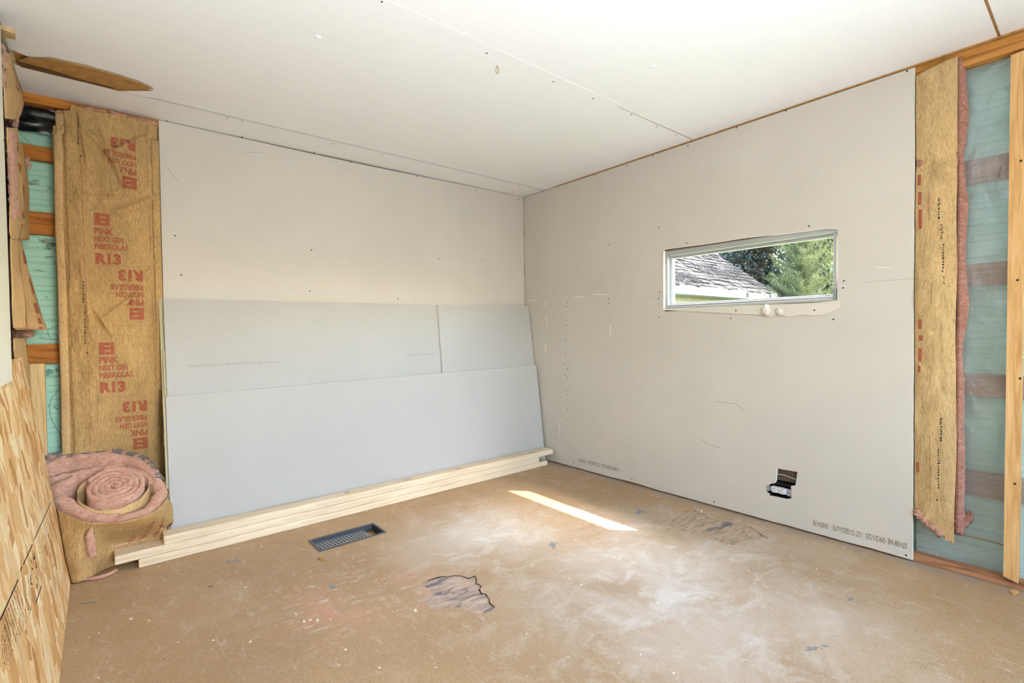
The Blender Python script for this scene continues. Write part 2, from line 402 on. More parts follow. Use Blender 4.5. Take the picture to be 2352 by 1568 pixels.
fl = plate('floor', [(-3.05, Y1, 0), (.11, Y1, 0), (.11, .11, 0), (-3.05, .11, 0)], (0, 0, -.004), m_floor, m_torn2, holes=[h1, h2, vh])
fl['kind'] = 'structure'
def grow(loop, d):
    c = sum(loop, Vector()) / len(loop); return [p + (p - c).normalized() * d for p in loop]
o = plate('exposed_plywood', [p + Vector((0, 0, -.0045)) for p in grow(h1, .02)], (0, 0, -.01), m_torn, parent=fl); o['label'] = 'jagged patch of grey and tan torn plywood in the open floor'
o = plate('exposed_plywood', [p + Vector((0, 0, -.0045)) for p in grow(h2, .02)], (0, 0, -.01), m_torn2, parent=fl); o['label'] = 'brown torn plywood patch beside the window wall'
def ragged(cx, cy, rx, ry, n=16, s=0, z=0.0, amp=.45):
    L = []
    for i in range(n):
        a = 2 * math.pi * i / n; k = 1 + amp * nz(math.cos(a) * 1.7 + s, math.sin(a) * 1.7 + s * 2.3, s) * 2
        L.append(hit(cx + rx * k * math.cos(a), cy + ry * k * math.sin(a), 2, z))
    return L
# dark torn lip along the far side of the big patch
lip = [h1[i] for i in range(1, 18)]
tube('torn_edge', [p + Vector((0, 0, -.001)) for p in lip], [.0016 + .0011 * nz(i * 1.3, 2) * 2 for i in range(len(lip))], m_dark, fl, 5)
for i, (cx, cy, rx, ry) in enumerate([(1272, 1252, 9, 5), (766, 1348, 7, 5), (1865, 1489, 14, 4), (1896, 1483, 8, 3), (1469, 1176, 9, 3), (1953, 1376, 4, 3), (524, 1291, 7, 3), (545, 1287, 6, 3), (1103, 1424, 3, 2)]):
    plate('chipped_spot', ragged(cx, cy, rx, ry, 18, i * 3.1, .0004, .8), (0, 0, .0006), m_chip, parent=fl)
for i, (cx, cy, rx, ry) in enumerate([(955, 1402, 6, 4), (698, 1427, 5, 3), (712, 1424, 4, 4), (729, 1425, 5, 4), (680, 1411, 4, 3), (872, 1534, 4, 4), (1580, 1167, 2, 1), (600, 1254, 4, 1.5), (343, 1425, 4, 1.6), (227, 1454, 4, 1.6), (226, 1556, 5, 2)]):
    plate('plaster_crumb', ragged(cx, cy, rx * .75, ry * .75, 11, i * 2.3, .0004, .5), (0, 0, .0015), m_plaster, parent=fl)
# faint dark scratches and old tile lines
V = []; F = []
for (a, b, c, d) in [(565, 1388, 585, 1438), (670, 1400, 715, 1478), (795, 1448, 850, 1528), (700, 1330, 738, 1382), (505, 1475, 535, 1560), (620, 1520, 640, 1560), (735, 1405, 765, 1438), (820, 1360, 860, 1410), (1160, 1500, 1150, 1475), (770, 1380, 900, 1345), (1050, 1100, 1100, 1112), (1250, 1125, 1340, 1170)]:
    p, q = hit(a, b, 2, .0004), hit(c, d, 2, .0004); w = (q - p).cross(Vector((0, 0, 1))).normalized() * .0007
    n0 = len(V); V += [p - w, p + w, q + w, q - w]; F.append((n0, n0 + 1, n0 + 2, n0 + 3))
o = raw('floor_scratches', V, F, m_torn2, fl); o['kind'] = 'stuff'

# ------------------------------------------------------------------ ceiling
ce = raw('ceiling', [(-3.1, .12, 2.16), (.11, .12, 2.16), (.11, Y1, 2.19), (-3.1, Y1, 2.19)], [(0, 1, 2, 3)], m_fiber); ce['kind'] = 'structure'
def cpanel(x0, x1, ya, yb, m, drop=0., cutl=None):
    lo = [(x0, ya), (x1, ya), (x1, yb), (x0, yb)] if cutl is None else cutl
    n = 14; L = []
    for i, (x, y) in enumerate(lo):
        L.append(Vector((x, y, zc(x, y) - drop)))
    return plate('ceiling_panel', L, (0, 0, .011), m, m_fiber, parent=ce)
a = hit(45, 152, 2, zc(-2.9, -.25)); b = hit(265, 206, 2, zc(-2.6, -.25)); c_ = hit(350, 204, 2, zc(-2.5, -.33)); d_ = hit(110, 137, 2, zc(-2.85, -.35))
cpanel(0, 0, 0, 0, m_ceil, 0, [(-2.93, .02), (.013, .02), (.013, -.2345), (-2.60, -.2385), (-2.93, -.262)])
cpanel(0, 0, 0, 0, m_ceil, .0, [(-2.60, -.2405), (.013, -.2365), (.013, -1.503), (-2.93, -1.512), (-2.93, -.40), (-2.88, -.37), (-2.70, -.345), (-2.48, -.335)])
cpanel(-2.95, .013, -1.508, -2.785, m_ceil)
cpanel(-2.95, .013, -2.793, -4.1, m_ceil)
plate('backing_strip', [(-2.93, -2.7855, 2.131), (-.003, -2.7855, 2.139), (-.003, -2.7925, 2.139), (-2.93, -2.7925, 2.131)], (0, 0, .004), m_fiber, parent=ce)
plate('backing_strip', [(-2.93, -.20, 2.120), (-2.3, -.20, 2.122), (-2.3, -.45, 2.123), (-2.93, -.45, 2.121)], (0, 0, .004), m_fiber, parent=ce); cpanel(-2.95, .1, -4.105, Y1, m_ceil)
# joint strips: painted tape over the middle joint, slightly proud
for (xa, xb, y, w) in [(-2.93, -1.55, -1.505, .028), (-1.5, -.7, -1.505, .026)]:
    plate('joint_tape', [(xa, y - w, zc(xa, y) - .0012), (xb, y - w, zc(xb, y) - .0012), (xb, y + w, zc(xb, y) - .0012), (xa, y + w, zc(xa, y) - .0012)], (0, 0, .0012), m_ceil, parent=ce)
plate('joint_tape', [(-2.5, -.262, zc(-2.5, -.26) - .001), (.0, -.2555, zc(0, -.26) - .001), (.0, -.236, zc(0, -.26) - .001), (-2.5, -.242, zc(-2.5, -.26) - .001)], (0, 0, .001), m_ceil2, parent=ce)
# peeled fibreboard tongue and bare strip at the left end
tg = [(60, 134), (120, 136), (200, 154), (270, 174), (320, 190), (352, 205), (300, 204), (262, 201), (180, 180), (110, 158), (75, 150), (42, 140)]
o = plate('torn_ceiling_flap', [hit(x, y, 2, zc(-2.7, -.3) - .0075) for i, (x, y) in enumerate(tg)], (0, 0, .004), m_fiber, parent=ce); o['label'] = 'peeled brown fibreboard flap'
o = plate('bare_strip', [hit(x, y, 2, zc(-2.7, -.28) - .001) for x, y in [(34, 140), (120, 163), (200, 184), (265, 200), (262, 204), (180, 186), (110, 169), (48, 154)]], (0, 0, .002), m_fibD, parent=ce)
o = plate('torn_ceiling_edge', [hit(x, y, 2, 2.115) for x, y in [(0, 55), (12, 75), (20, 105), (32, 128), (42, 160), (50, 195), (36, 190), (22, 165), (10, 130), (0, 110)]], (0, 0, .006), m_cream, parent=ce)
o = box('broken_lath', (0, 0, 0), (1, 1, 1), m_pineV, ce)
A = [hit(0, 66, 2, 2.10), hit(34, 78, 2, 2.10), hit(36, 92, 2, 2.10), hit(0, 84, 2, 2.10)]
bpy.data.objects.remove(o); o = plate('broken_lath', A, (0, 0, .015), m_pineV, parent=ce)
# fasteners: nails along the joints and painted dimples
scr = bpy.data.meshes.new('screw')
bm = bmesh.new(); bmesh.ops.create_cone(bm, cap_ends=True, segments=10, radius1=.0042, radius2=.0026, depth=.0016); bm.to_mesh(scr); bm.free(); scr.materials.append(m_screw)
def put(mesh, name, loc, nrm, parent, s=1.):
    o = bpy.data.objects.new(name, mesh); C.objects.link(o); o.parent = parent; o.location = loc
    o.rotation_euler = Vector(nrm).to_track_quat('Z', 'Y').to_euler(); o.scale = (s, s, s); return o
for px, py in [(1118, 122), (1271, 188), (1362, 227), (1450, 264), (1508, 292), (1552, 311), (877, 3), (522, 266), (556, 274), (878, 353), (987, 379), (1120, 409), (1192, 426), (765, 327)]:
    p = hit(px, py, 2, zc(-1, -1)); p.z = zc(p.x, p.y) - .0022; put(scr, 'nail', p, (0, 0, -1), ce, .9)
dim = bpy.data.meshes.new('dimple'); bm = bmesh.new()
bmesh.ops.create_uvsphere(bm, u_segments=14, v_segments=6, radius=.013)
for v in bm.verts: v.co.z = max(v.co.z, 0) * .35 * (.7 + .5 * nz(v.co.x * 200, v.co.y * 200))
bm.to_mesh(dim); bm.free(); dim.materials.append(m_ceil); dim.polygons.foreach_set('use_smooth', [True] * len(dim.polygons))
for px, py, s in [(730, 82, 1), (1677, 54, 1), (1500, 153, .9), (1247, 276, .7)]:
    p = hit(px, py, 2, 2.127); p.z = zc(p.x, p.y); put(dim, 'painted_nail_head', p, (0, 0, -1), ce, s)

# ------------------------------------------------------------------ walls
def ribbed(quads, off, axis, m, name, kind='structure'):
    """horizontal ribbed metal siding; quads = (a0,a1,z0,z1) along the wall, axis 0: wall in plane x, 1: plane y"""
    V, F = [], []
    prof = []
    z = -.1
    while z < 2.3:
        prof += [(z, 0), (z + .003, .005), (z + .007, .005), (z + .010, 0), (z + .030, 0), (z + .032, .002), (z + .035, 0)]; z += .0665
    for (a0, a1, z0, z1) in quads:
        row = [(z0, 0)] + [p for p in prof if z0 < p[0] < z1] + [(z1, 0)]
        n0 = len(V)
        for (zz, d) in row:
            for a in (a0, a1): V.append((off + d, a, zz) if axis == 0 else (a, off + d, zz))
        for i in range(len(row) - 1):
            F.append((n0 + 2 * i, n0 + 2 * i + 1, n0 + 2 * i + 3, n0 + 2 * i + 2))
    o = raw(name, V, F, m)
    if kind: o['kind'] = kind
    return o
WY0, WY1, WZ0, WZ1 = -1.300, -2.243, 1.150, 1.508
wl = ribbed([(-3.1, .12, -.08, 2.3)], .105, 1, m_sidL, 'wall_left')
wr = ribbed([(.12, WY0, -.08, 2.3), (WY1 - .06, Y1, -.08, 2.3), (WY0, WY1 - .06, -.08, WZ0), (WY0, WY1 - .06, 1.65, 2.3)], .105, 0, m_sidR, 'wall_right')
# --- left wall frame
def girt(par, z0, z1, left, m):
    if left: return box('girt', (-3.1, .068, z0), (.1, .104, z1), m, par, .002)
    return box('girt', (.066, Y1, z0), (.103, -2.55, z1), m, par, .002)
for z0, z1 in [(1.833, 1.897), (1.495, 1.596), (.901, .992), (.35, .44)]: girt(wl, z0, z1, True, m_girtL)
for z0, z1 in [(1.605, 1.700), (1.184, 1.276), (.732, .824), (.320, .420)]: girt(wr, z0, z1, False, m_girtR)
box('top_plate', (-3.05, .014, 2.070), (.1, .064, 2.112), m_girtL, wl, .002)
box('bottom_plate', (-3.05, .014, 0), (.1, .1, .035), m_plateB, wl, .002)
for x in (-2.444, -2.03, -1.62, -1.21, -.8, -.39): box('stud', (x + .003, .0135, .036), (x + .041, .067, 2.069), m_pineV, wl)
o = grid('black_film', lambda u, v: (-3.05 + u * .65, .062 - .012 * nz(u * 9, v * 7) * 2, 1.955 + v * .115), 30, 10, m_black, wl); o['label'] = 'crumpled black plastic at the top of the cavity'
# a short pale upright and thin bare wood at the left corner
box('corner_stud', (-3.09, .0, 0), (-2.965, .1, 2.11), m_slat, wl)
box('short_stud', (-2.935, -.012, .036), (-2.884, .024, .906), m_pineV, wl, .002)
# left drywall sheets: one upper sheet down behind the leaning pile and one lower
def zt(x): return zc(x, 0) - .002 - (.010 if -2.2 < x < -.75 else .0)
top = [Vector((x, 0, zc(x, 0) - .003 - .008 * math.exp(-((x + 1.45) / .75) ** 2))) for x in [-2.438 + i * 2.437 / 24 for i in range(25)]]
pl = plate('drywall_panel', [Vector((-2.438, 0, .905))] + top + [Vector((-.001, 0, .905))], (0, .0127, 0), m_dwL, m_gyp, wl)
plate('drywall_panel', [(-2.43, 0, .012), (-2.43, 0, .902), (-.001, 0, .902), (-.001, 0, .012)], (0, .0127, 0), m_dwL, m_gyp, wl)
for px, py in [(384, 277), (556, 315), (722, 350), (806, 372), (958, 405), (1095, 437), (1193, 457), (402, 541), (416, 631), (716, 574), (712, 668), (1008, 594), (1107, 598), (914, 686), (1195, 594)]:
    put(scr, 'screw', hit(px, py, 1, -.0006), (0, -1, 0), wl, 1.)
V, F = [], []
for (a, b, c, d) in [(379, 375, 385, 376), (388, 583, 394, 583), (384, 385, 410, 416), (604, 352, 608, 350), (605, 372, 606, 377), (560, 349, 600, 350)]:
    p, q = hit(a, b, 1, -.0008), hit(c, d, 1, -.0008); w = (q - p).cross(Vector((0, 1, 0))).normalized() * .0006
    n0 = len(V); V += [p - w, p + w, q + w, q - w]; F.append((n0, n0 + 1, n0 + 2, n0 + 3))
o = raw('pencil_marks', V, F, m_inkO, wl); o['kind'] = 'stuff'
# --- right wall: plates, studs, sheets with the window and outlet cut out
box('top_plate', (.014, Y1, 2.068), (.064, .1, 2.131), m_plate, wr, .002)
plate('ceiling_trim_edge', [(.0, -.35, zc(0, -.35)), (.013, -.35, zc(0, -.35)), (.013, -3.3, zc(0, -3.3)), (-.003, -3.3, zc(0, -3.3)), (-.003, -2.5, zc(0, -2.5))], (0, 0, -.006), m_fiber, parent=wr)
plate('bottom_plate', [(.0, .1, .0005), (.0, -2.50, .0005), (-.004, -2.6, .0005), (-.003, -2.75, .0005), (-.008, -2.9, .0005), (0, -3.3, .0005), (0, Y1, .0005), (.1, Y1, .0005), (.1, .1, .0005)][1:] , (0, 0, .030), m_plateB, parent=wr) if False else None
box('bottom_plate', (.014, Y1, .0005), (.062, .1, .034), m_plateB, wr, .003)
for y in (-.40, -.81, -1.26, -1.6, -2.285, -2.50): box('stud', (.0135, y - .019, .036), (.064, y + .019, (WZ0 - .04) if y == -1.6 else 2.066), m_pineV, wr)
for y in (-3.3, -3.75, -4.2, -4.65, -5.1, -5.55): box('stud', (.0135, y - .019, .036), (.064, y + .019, 2.066), m_stud, wr)
stR = plate('stud', [(.0, -2.8105, .044), (.0, -2.8205, 2.050), (.0, -2.862, 2.055), (.0, -2.852, .030)], (.060, 0, 0), m_stud, parent=wr)
stR['label'] = 'golden knotty stud at the right edge of the picture'
for px, py in [(2345, 369), (2337, 643), (2343, 869), (2331, 1111)]: put(scr, 'screw', hit(px, py, 0, -.0006), (-1, 0, 0), wr, 1.1)
ztR = lambda y: zc(0, y) - (.0035 if y > -.3 else .0095)
oy0, oy1 = -1.303, -2.243
# ragged window cut
def lerp(a, b, t): return a + (b - a) * t
topcut = [Vector((0, lerp(oy0, oy1, i / 22), 1.520 - .022 * (i / 22) + .006 * math.exp(-((i - 12) / 3.) ** 2) + .0015 * nz(i * .9, 3))) for i in range(23)]
leftcut = [Vector((0, oy0 + .002 * nz(i, 5), lerp(1.2284, 1.515, i / 6))) for i in range(7)]
rightcut = [Vector((0, oy1 + .003 * nz(i, 8), lerp(1.49, 1.2284, i / 6))) for i in range(7)]
PL = -2.531
up = [Vector((0, -.002, 1.2284))] + [Vector((0, y, ztR(y))) for y in (-.002, -.6, -1.2, -1.8, PL)] + [Vector((0, PL, 1.2284))]
up = up + list(reversed(leftcut[:1] + leftcut[1:] + topcut[1:-1] + rightcut))
plate('drywall_panel', up, (.0127, 0, 0), m_dwR, m_gyp, wr)
low = [Vector((0, -.002, .010)), Vector((0, -.002, 1.2278)), Vector((0, oy0, 1.2278)), Vector((0, oy0 + .001, 1.16))]
low += [Vector((0, lerp(oy0, oy1, i / 14), 1.135 + .004 * nz(i * .8, 9))) for i in range(0, 15)]
low += [Vector((0, oy1, 1.2278)), Vector((0, PL, 1.2278)), Vector((0, PL + .001, .008))]
bot = [Vector((0, lerp(PL, -.002, i / 30), .010 + .004 * nz(i * .77, 2) + (.006 if i in (17, 18) else 0))) for i in range(1, 30)]
low += bot
hol = [(1785, 1075), (1800, 1078), (1832, 1083.5), (1827, 1115), (1817, 1116), (1817.5, 1145), (1806, 1145.5), (1785, 1141), (1767, 1137.5), (1766, 1133), (1760.5, 1131), (1760.5, 1115), (1766, 1114), (1769, 1110.5), (1780, 1109.5), (1782, 1105)]
hol3 = [hit(x, y, 0, 0) for x, y in hol]
plate('drywall_panel', low, (.0127, 0, 0), m_dwR, m_gyp, wr, holes=[hol3])
for px, py in [(1580, 334), (1499, 358), (1439, 381), (1365, 403), (1283, 432), (1805, 254), (2083, 163), (1692, 293), (1513, 522), (1397, 562), (1577, 558), (1858, 519), (1515, 671), (1513, 686), (1398, 686), (1398, 696), (1302, 695), (1302, 704), (1938, 645), (1936, 661), (1513, 728), (1678, 731), (1914, 733), (1302, 746), (1299, 782), (1298, 812), (1298, 836), (1303, 846), (1298, 861), (1303, 868), (1300, 895), (1303, 906), (1302, 939), (1301, 966), (1298, 1011), (1317, 1063), (1451, 1100), (1640, 1152), (2081, 1275), (1207, 540), (1207, 625), (1208, 701), (1208, 709), (1690, 713), (1870, 712)]:
    px_ = -.0006
    if (px, py) in ((1690, 713), (1870, 712)): px_ = -.0062
    put(scr, 'screw', hit(px, py, 0, px_), (-1, 0, 0), wr, 1.)
V, F = [], []
for (a, b, c, d) in [(1645, 922, 1690, 927), (1690, 927, 1710, 942), (1608, 1008, 1625, 1020), (1625, 1020, 1655, 1028), (1218, 782, 1222, 778), (1310, 1033, 1316, 1031)]:
    p, q = hit(a, b, 0, -.0008), hit(c, d, 0, -.0008); w = (q - p).cross(Vector((1, 0, 0))).normalized() * .0007
    n0 = len(V); V += [p - w, p + w, q + w, q - w]; F.append((n0, n0 + 1, n0 + 2, n0 + 3))
o = raw('pencil_marks', V, F, m_inkO, wr); o['kind'] = 'stuff'
V, F = [], []
for (cx, cy, w_, h_) in [(1253, 798, 1.5, 9), (1255, 740, 1, 14), (1402, 762, 1, 16), (1285, 985, 1, 14), (1222, 690, 14, 1), (1380, 676, 22, 1), (1330, 682, 16, 1), (2030, 614, 20, 1), (1252, 700, 1, 8)]:
    n0 = len(V); V += [hit(cx - w_, cy - h_, 0, -.0006), hit(cx + w_, cy - h_ * .9, 0, -.0006), hit(cx + w_ * .6, cy + h_, 0, -.0006), hit(cx - w_ * .5, cy + h_, 0, -.0006)]; F.append((n0, n0 + 1, n0 + 2, n0 + 3))
o = raw('chalk_scuffs', V, F, m_dwW, wr); o['kind'] = 'stuff'
# stamped lines along the bottom of the right sheet, printed upside down
mapR = lambda a, z: Vector((-.0006, -a, z))   # a runs along -y (to the right seen from the room)
def stampR(pxr, pyr, pxl, pyl, H):
    p, q = hit(pxr, pyr, 0, 0), hit(pxl, pyl, 0, 0)
    a1, a0, z1, z0 = -p.y, -q.y, p.z, q.z
    tot = a1 - a0; it = []
    for s, f0, f1 in [('07=08 NE', 0.0, .185), ('09/21/23', .21, .40), ('1/2" CI-GEG3-LITE', .455, .765), ('UNION ME', .82, 1.)]:
        it.append((s, a1 - tot * f0, lerp(z1, z0, f0) + H, H, tot * (f1 - f0), True, .0))
    printed(it, mapR, m_inkO, wr, 'stamped_text')['kind'] = 'stuff'
stampR(2083, 1261, 1867, 1207, .026)
stampR(1421, 1083, 1330, 1061, .026)
# plaster strip and lumps below the window
ps = [(1521, 711), (1560, 709), (1640, 704), (1720, 701), (1800, 698), (1870, 695), (1924, 690), (1930, 697), (1927, 707), (1912, 716), (1893, 723), (1870, 725), (1840, 722), (1812, 728), (1790, 722), (1765, 728), (1745, 723), (1700, 721), (1650, 718), (1600, 715), (1560, 714)]
plate('plaster_strip', [hit(x, y, 0, -.0055) for x, y in ps], (.0056, 0, 0), m_plaster, m_gyp, wr)
def lump(name, c, r, m, parent, seed=0, sub=3, amp=.5, fr=1.6):
    bm = bmesh.new(); bmesh.ops.create_icosphere(bm, subdivisions=sub, radius=1)
    r = Vector(r) if not isinstance(r, (int, float)) else Vector((r, r, r))
    for v in bm.verts:
        k = 1 + amp * nz(v.co.x * fr + seed, v.co.y * fr, v.co.z * fr) + amp * .4 * nz(v.co.x * fr * 4 + seed, v.co.y * fr * 4, v.co.z * fr * 4)
        v.co = Vector((v.co.x * r.x, v.co.y * r.y, v.co.z * r.z)) * k
    me = bpy.data.meshes.new(name); bm.to_mesh(me); bm.free(); me.materials.append(m); me.polygons.foreach_set('use_smooth', [True] * len(me.polygons))
    o = bpy.data.objects.new(name, me); C.objects.link(o); o.location = c
    if parent: o.parent = parent
    return o
lump('plaster_lump', hit(1760, 713, 0, -.008), (.012, .018, .026), m_plaster, wr, 1)
lump('plaster_lump', hit(1790, 716, 0, -.005), (.009, .018, .018), m_plaster, wr, 4)
# white broken rim round the cut
tube('plaster_rim', [p + Vector((-.0005, 0, -.001)) for p in leftcut + topcut[1:-1] + rightcut], .0030, m_plaster, wr, 6)
# old boards seen through the outlet hole
for i in range(7):
    y = -1.90 - i * .034
    box('backing_board', (.045, y - .032, .224), (.0640, y, .34), m_slat, wr, .001)
# --- west wall
ww = raw('wall_side', [(-3.06, .11, -.05), (-3.06, Y1, -.05), (-3.06, Y1, 2.25), (-3.06, .11, 2.25)], [(0, 1, 2, 3)], m_dark); ww['kind'] = 'structure'
e1 = hit(26, 800, 0, -2.922)
plate('drywall_panel', [(-2.922, e1.y, .40), (-2.922, e1.y - .01, 2.116), (-2.922, Y1, 2.13), (-2.922, Y1, .40)], (-.0127, 0, 0), m_dwW, m_gyp, ww)
for px, py in [(9, 322), (19, 534), (24, 620)]: put(scr, 'screw', hit(px, py, 0, -2.9214), (1, 0, 0), ww, .8)
for y in (-.78, -1.2, -1.6, -2.0, -2.4, -2.8, -3.2, -3.65): box('stud', (-3.03, y - .019, 0), (-2.936, y + .019, 2.12), m_pineV, ww)
box('bottom_plate', (-3.03, Y1, 0), (-2.94, -.1, .038), m_plateB, ww)
# --- unseen end wall of the room with an opening added for the rear fill lamp
wb = raw('wall_back', [(-3.06, Y1, -.05), (-2.4, Y1, -.05), (-2.4, Y1, 2.25), (-3.06, Y1, 2.25), (-1.1, Y1, -.05), (.12, Y1, -.05), (.12, Y1, 2.25), (-1.1, Y1, 2.25), (-2.4, Y1, .95), (-1.1, Y1, .95), (-2.4, Y1, 1.95), (-1.1, Y1, 1.95)],
         [(0, 1, 2, 3), (4, 5, 6, 7), (1, 4, 9, 8), (10, 11, 7, 2)], m_dwL); wb['kind'] = 'structure'

# ------------------------------------------------------------------ window
w1 = box('window_1', (.014, WY1 + .001, WZ0 - .03), (.104, WY0 - .001, WZ0 - .002), m_slat); w1['kind'] = 'structure'
FZ0, FZ1 = 1.153, 1.497
box('frame_rail', (.016, WY1 + .004, WZ1 - .001), (.044, WY0 - .004, WZ1 + .012), m_slat, w1)
plate('head_light_block', [(.040, WY1 - .1, 1.512), (.040, WY0 + .1, 1.512), (.112, WY0 + .1, 1.66), (.112, WY1 - .1, 1.66)], (0, 0, .004), m_alu, parent=w1)  # added out-of-view sloped plate, keeps light out of the wall cavity
plate('jamb_flashing', [(.040, WY1 + .003, 1.14), (.040, WY1 + .003, 1.515), (.112, WY1 - .06, 1.66), (.112, WY1 - .06, 1.14)], (0, -.004, 0), m_alu, parent=w1)
def rail(n, a, b): return box(n, a, b, m_alu, w1, .0015)
rail('frame_rail', (.012, WY1 + .004, FZ1 - .022), (.046, WY0 - .004, FZ1 + .008))
rail('frame_rail', (.012, WY1 + .004, FZ0), (.046, WY0 - .004, FZ0 + .020))
rail('frame_stile', (.012, WY0 - .026, FZ0 + .02), (.046, WY0 - .004, FZ1 - .022))
rail('frame_stile', (.012, WY1 + .004, FZ0 + .02), (.046, WY1 + .020, FZ1 - .022))
rail('sash_rail', (.040, WY1 + .02, FZ1 - .038), (.062, WY0 - .026, FZ1 - .022))
rail('sash_rail', (.036, WY1 + .02, FZ0 + .014), (.056, WY0 - .026, FZ0 + .030))
rail('sash_stile', (.036, WY0 - .044, FZ0 + .03), (.062, WY0 - .026, FZ1 - .038))
rail('sash_stile', (.044, WY1 + .020, FZ0 + .03), (.062, WY1 + .030, FZ1 - .038))
rail('frame_lip', (.004, WY1 + .006, FZ0 - .004), (.012, WY0 - .006, FZ0 + .008))
box('window_latch', (.002, WY1 + .004, FZ0 + .0), (.012, WY1 + .020, FZ0 + .055), m_metalL, w1, .002)
box('pane', (.050, WY1 + .028, FZ0 + .028), (.053, WY0 - .040, FZ1 - .036), m_glass, w1)
# the roof eave over the window (outside)
ev = box('trim_1', (.10, -7.0, 2.15), (.365, 1.2, 2.26), N('white_fascia', (235, 235, 235), .6).m); ev['kind'] = 'structure'
rf = box('roof_deck', (-3.6, -7.0, 2.27), (.365, 1.2, 2.33), m_fiber); rf['kind'] = 'structure'

# ------------------------------------------------------------------ outlet, cable
ou = thing('electrical_outlet', 'white double outlet lying sideways in a black box in the window wall', 'outlet')
c0 = hit(1788, 1126, 0, -.004); oy, oz = c0.y, c0.z
def ob(n, a0, a1, z0, z1, x0, x1, m, bev=.001): return box(n, (x0, oy - a1, oz + z0), (x1, oy - a0, oz + z1), m, ou, bev)
bx = ob('outlet_box', -.052, .056, -.034, .034, .058, .062, m_box)
ob('outlet_box_side', -.052, .056, .030, .034, .004, .06, m_box); ob('outlet_box_side', -.052, .056, -.038, -.034, .004, .06, m_box)
ob('outlet_box_side', -.054, -.050, -.034, .030, .004, .06, m_box); ob('outlet_box_side', .054, .058, -.034, .034, .004, .06, m_box)
ob('mounting_strap', -.050, .058, -.010, .012, .0005, .002, m_galv)
ob('strap_ear', -.062, -.044, -.014, .014, -.002, -.0005, m_galv); ob('strap_ear', .040, .058, -.018, .018, -.002, -.0005, m_galv)
ob('outlet_body', -.036, .036, -.014, .014, -.004, .02, m_white)
for s in (-1, 1):
    cy = s * .0195
    L = []
    for i in range(24):
        a = 2 * math.pi * i / 24; q = max(-.0145, min(.0145, .0175 * math.cos(a))); L.append(Vector((-.0075, oy - (cy + .0165 * math.sin(a)), oz + q)))
    f_ = plate('receptacle_face', L, (.01, 0, 0), m_white, parent=ou)
    box('slot', (-.0082, oy - cy - .005, oz + .0058), (-.0072, oy - cy + .004, oz + .0074), m_screw, f_)
    box('slot', (-.0082, oy - cy - .001, oz + .0058), (-.0072, oy - cy + .0005, oz + .0105), m_screw, f_)
    box('slot', (-.0082, oy - cy - .0055, oz - .0070), (-.0072, oy - cy + .0035, oz - .0056), m_screw, f_)
    put(scr, 'ground_hole', (-.0080, oy - cy + .0105, oz), (-1, 0, 0), f_, .55)
put(scr, 'centre_screw', (-.0046, oy, oz), (-1, 0, 0), ou, .5)
for a in (-.053, .048):
    put(scr, 'ear_screw', (-.0030, oy - a, oz), (-1, 0, 0), ou, .6)
base(ou, (0, oy, oz - .035))
pts = [hit(x, y, 0, .030) for x, y in [(1776, 1086), (1787, 1088.5), (1798, 1090), (1808, 1093), (1820, 1098), (1834, 1104), (1850, 1112)]]
tag(tube('cable', pts, .0032, m_cable), 'pale grey cable crossing the square hole above the outlet', 'cable')

# ------------------------------------------------------------------ left insulation batt
batt = thing('insulation_batt', 'tall brown kraft-faced insulation batt with red lettering, left of the drywall wall', 'insulation')
XL, XR = -2.832, -2.446
def bumpy(x, z):
    u = (x - XL) / (XR - XL)
    h = .028 * (1 - (2 * u - 1) ** 4) * (1 if z < 1.9 else 1 - (z - 1.9) * 2)
    h += .014 * nz(x * 7, 0, z * 4) + .008 * nz(x * 18, 3, z * 9) + .010 * (.5 - abs(nz(x * 9 + z * 4, 8, z * 6 - x * 3)) * 2) ** 3
    def ridge(x0, z0, x1, z1, w, a):
        d = Vector((x1 - x0, z1 - z0)); L = d.length; d /= L; q = Vector((x - x0, z - z0)); t = q.dot(d); s = q.x * d.y - q.y * d.x
        e = 1 if 0 < t < L else math.exp(-((min(abs(t), abs(t - L))) / .03) ** 2)
        return a * e * math.exp(-(s / w) ** 2)
    t2 = max(0, (z - 1.72) / .35)
    h += t2 * .014 * abs(nz(x * 16 + z * 5, 7, z * 5))
    h += ridge(-2.70, 1.96, -2.58, 1.80, .012, .016) + ridge(-2.50, 2.0, -2.62, 1.90, .014, .014) + ridge(-2.74, 2.04, -2.72, 1.86, .008, .014)
    h += ridge(-2.46, 1.82, -2.62, 1.70, .018, .014) + ridge(-2.47, 1.70, -2.60, 1.62, .022, .024) + ridge(-2.66, 1.98, -2.60, 1.78, .008, .012)
    h += ridge(-2.56, 1.22, -2.66, 1.12, .010, .012) + ridge(-2.70, 1.14, -2.66, 1.06, .008, .012) + ridge(-2.75, 1.35, -2.72, 1.05, .008, .006)
    h += ridge(-2.46, 1.40, -2.56, 1.30, .010, .007) + ridge(-2.70, 1.24, -2.60, 1.27, .006, .006)
    if z < .55: h *= .35 + .65 * max(0, (z - .4) / .15)
    if u < .10: h = h * (.25 + u * 3) - .002
    if u > .93: h *= max(.1, 1 - (u - .93) * 9)
    return -.003 - h
TZ = lambda x: 2.083 + .010 * nz(x * 30) - (.03 if x < -2.78 else 0)
def bf(u, v):
    z = .02 + v * (TZ(lerp(XL, XR, u)) - .02)
    xl = XL + .004 * nz(z * 3.1, 4) + (.012 if z > 1.98 else 0) - (.004 if 1.8 < z < 1.95 else 0); x = lerp(xl, XR + .003 * nz(z * 6, 1), u)
    return (x, bumpy(x, z), z)
grid('kraft_facing', bf, 90, 330, m_kraft, batt, .0015)
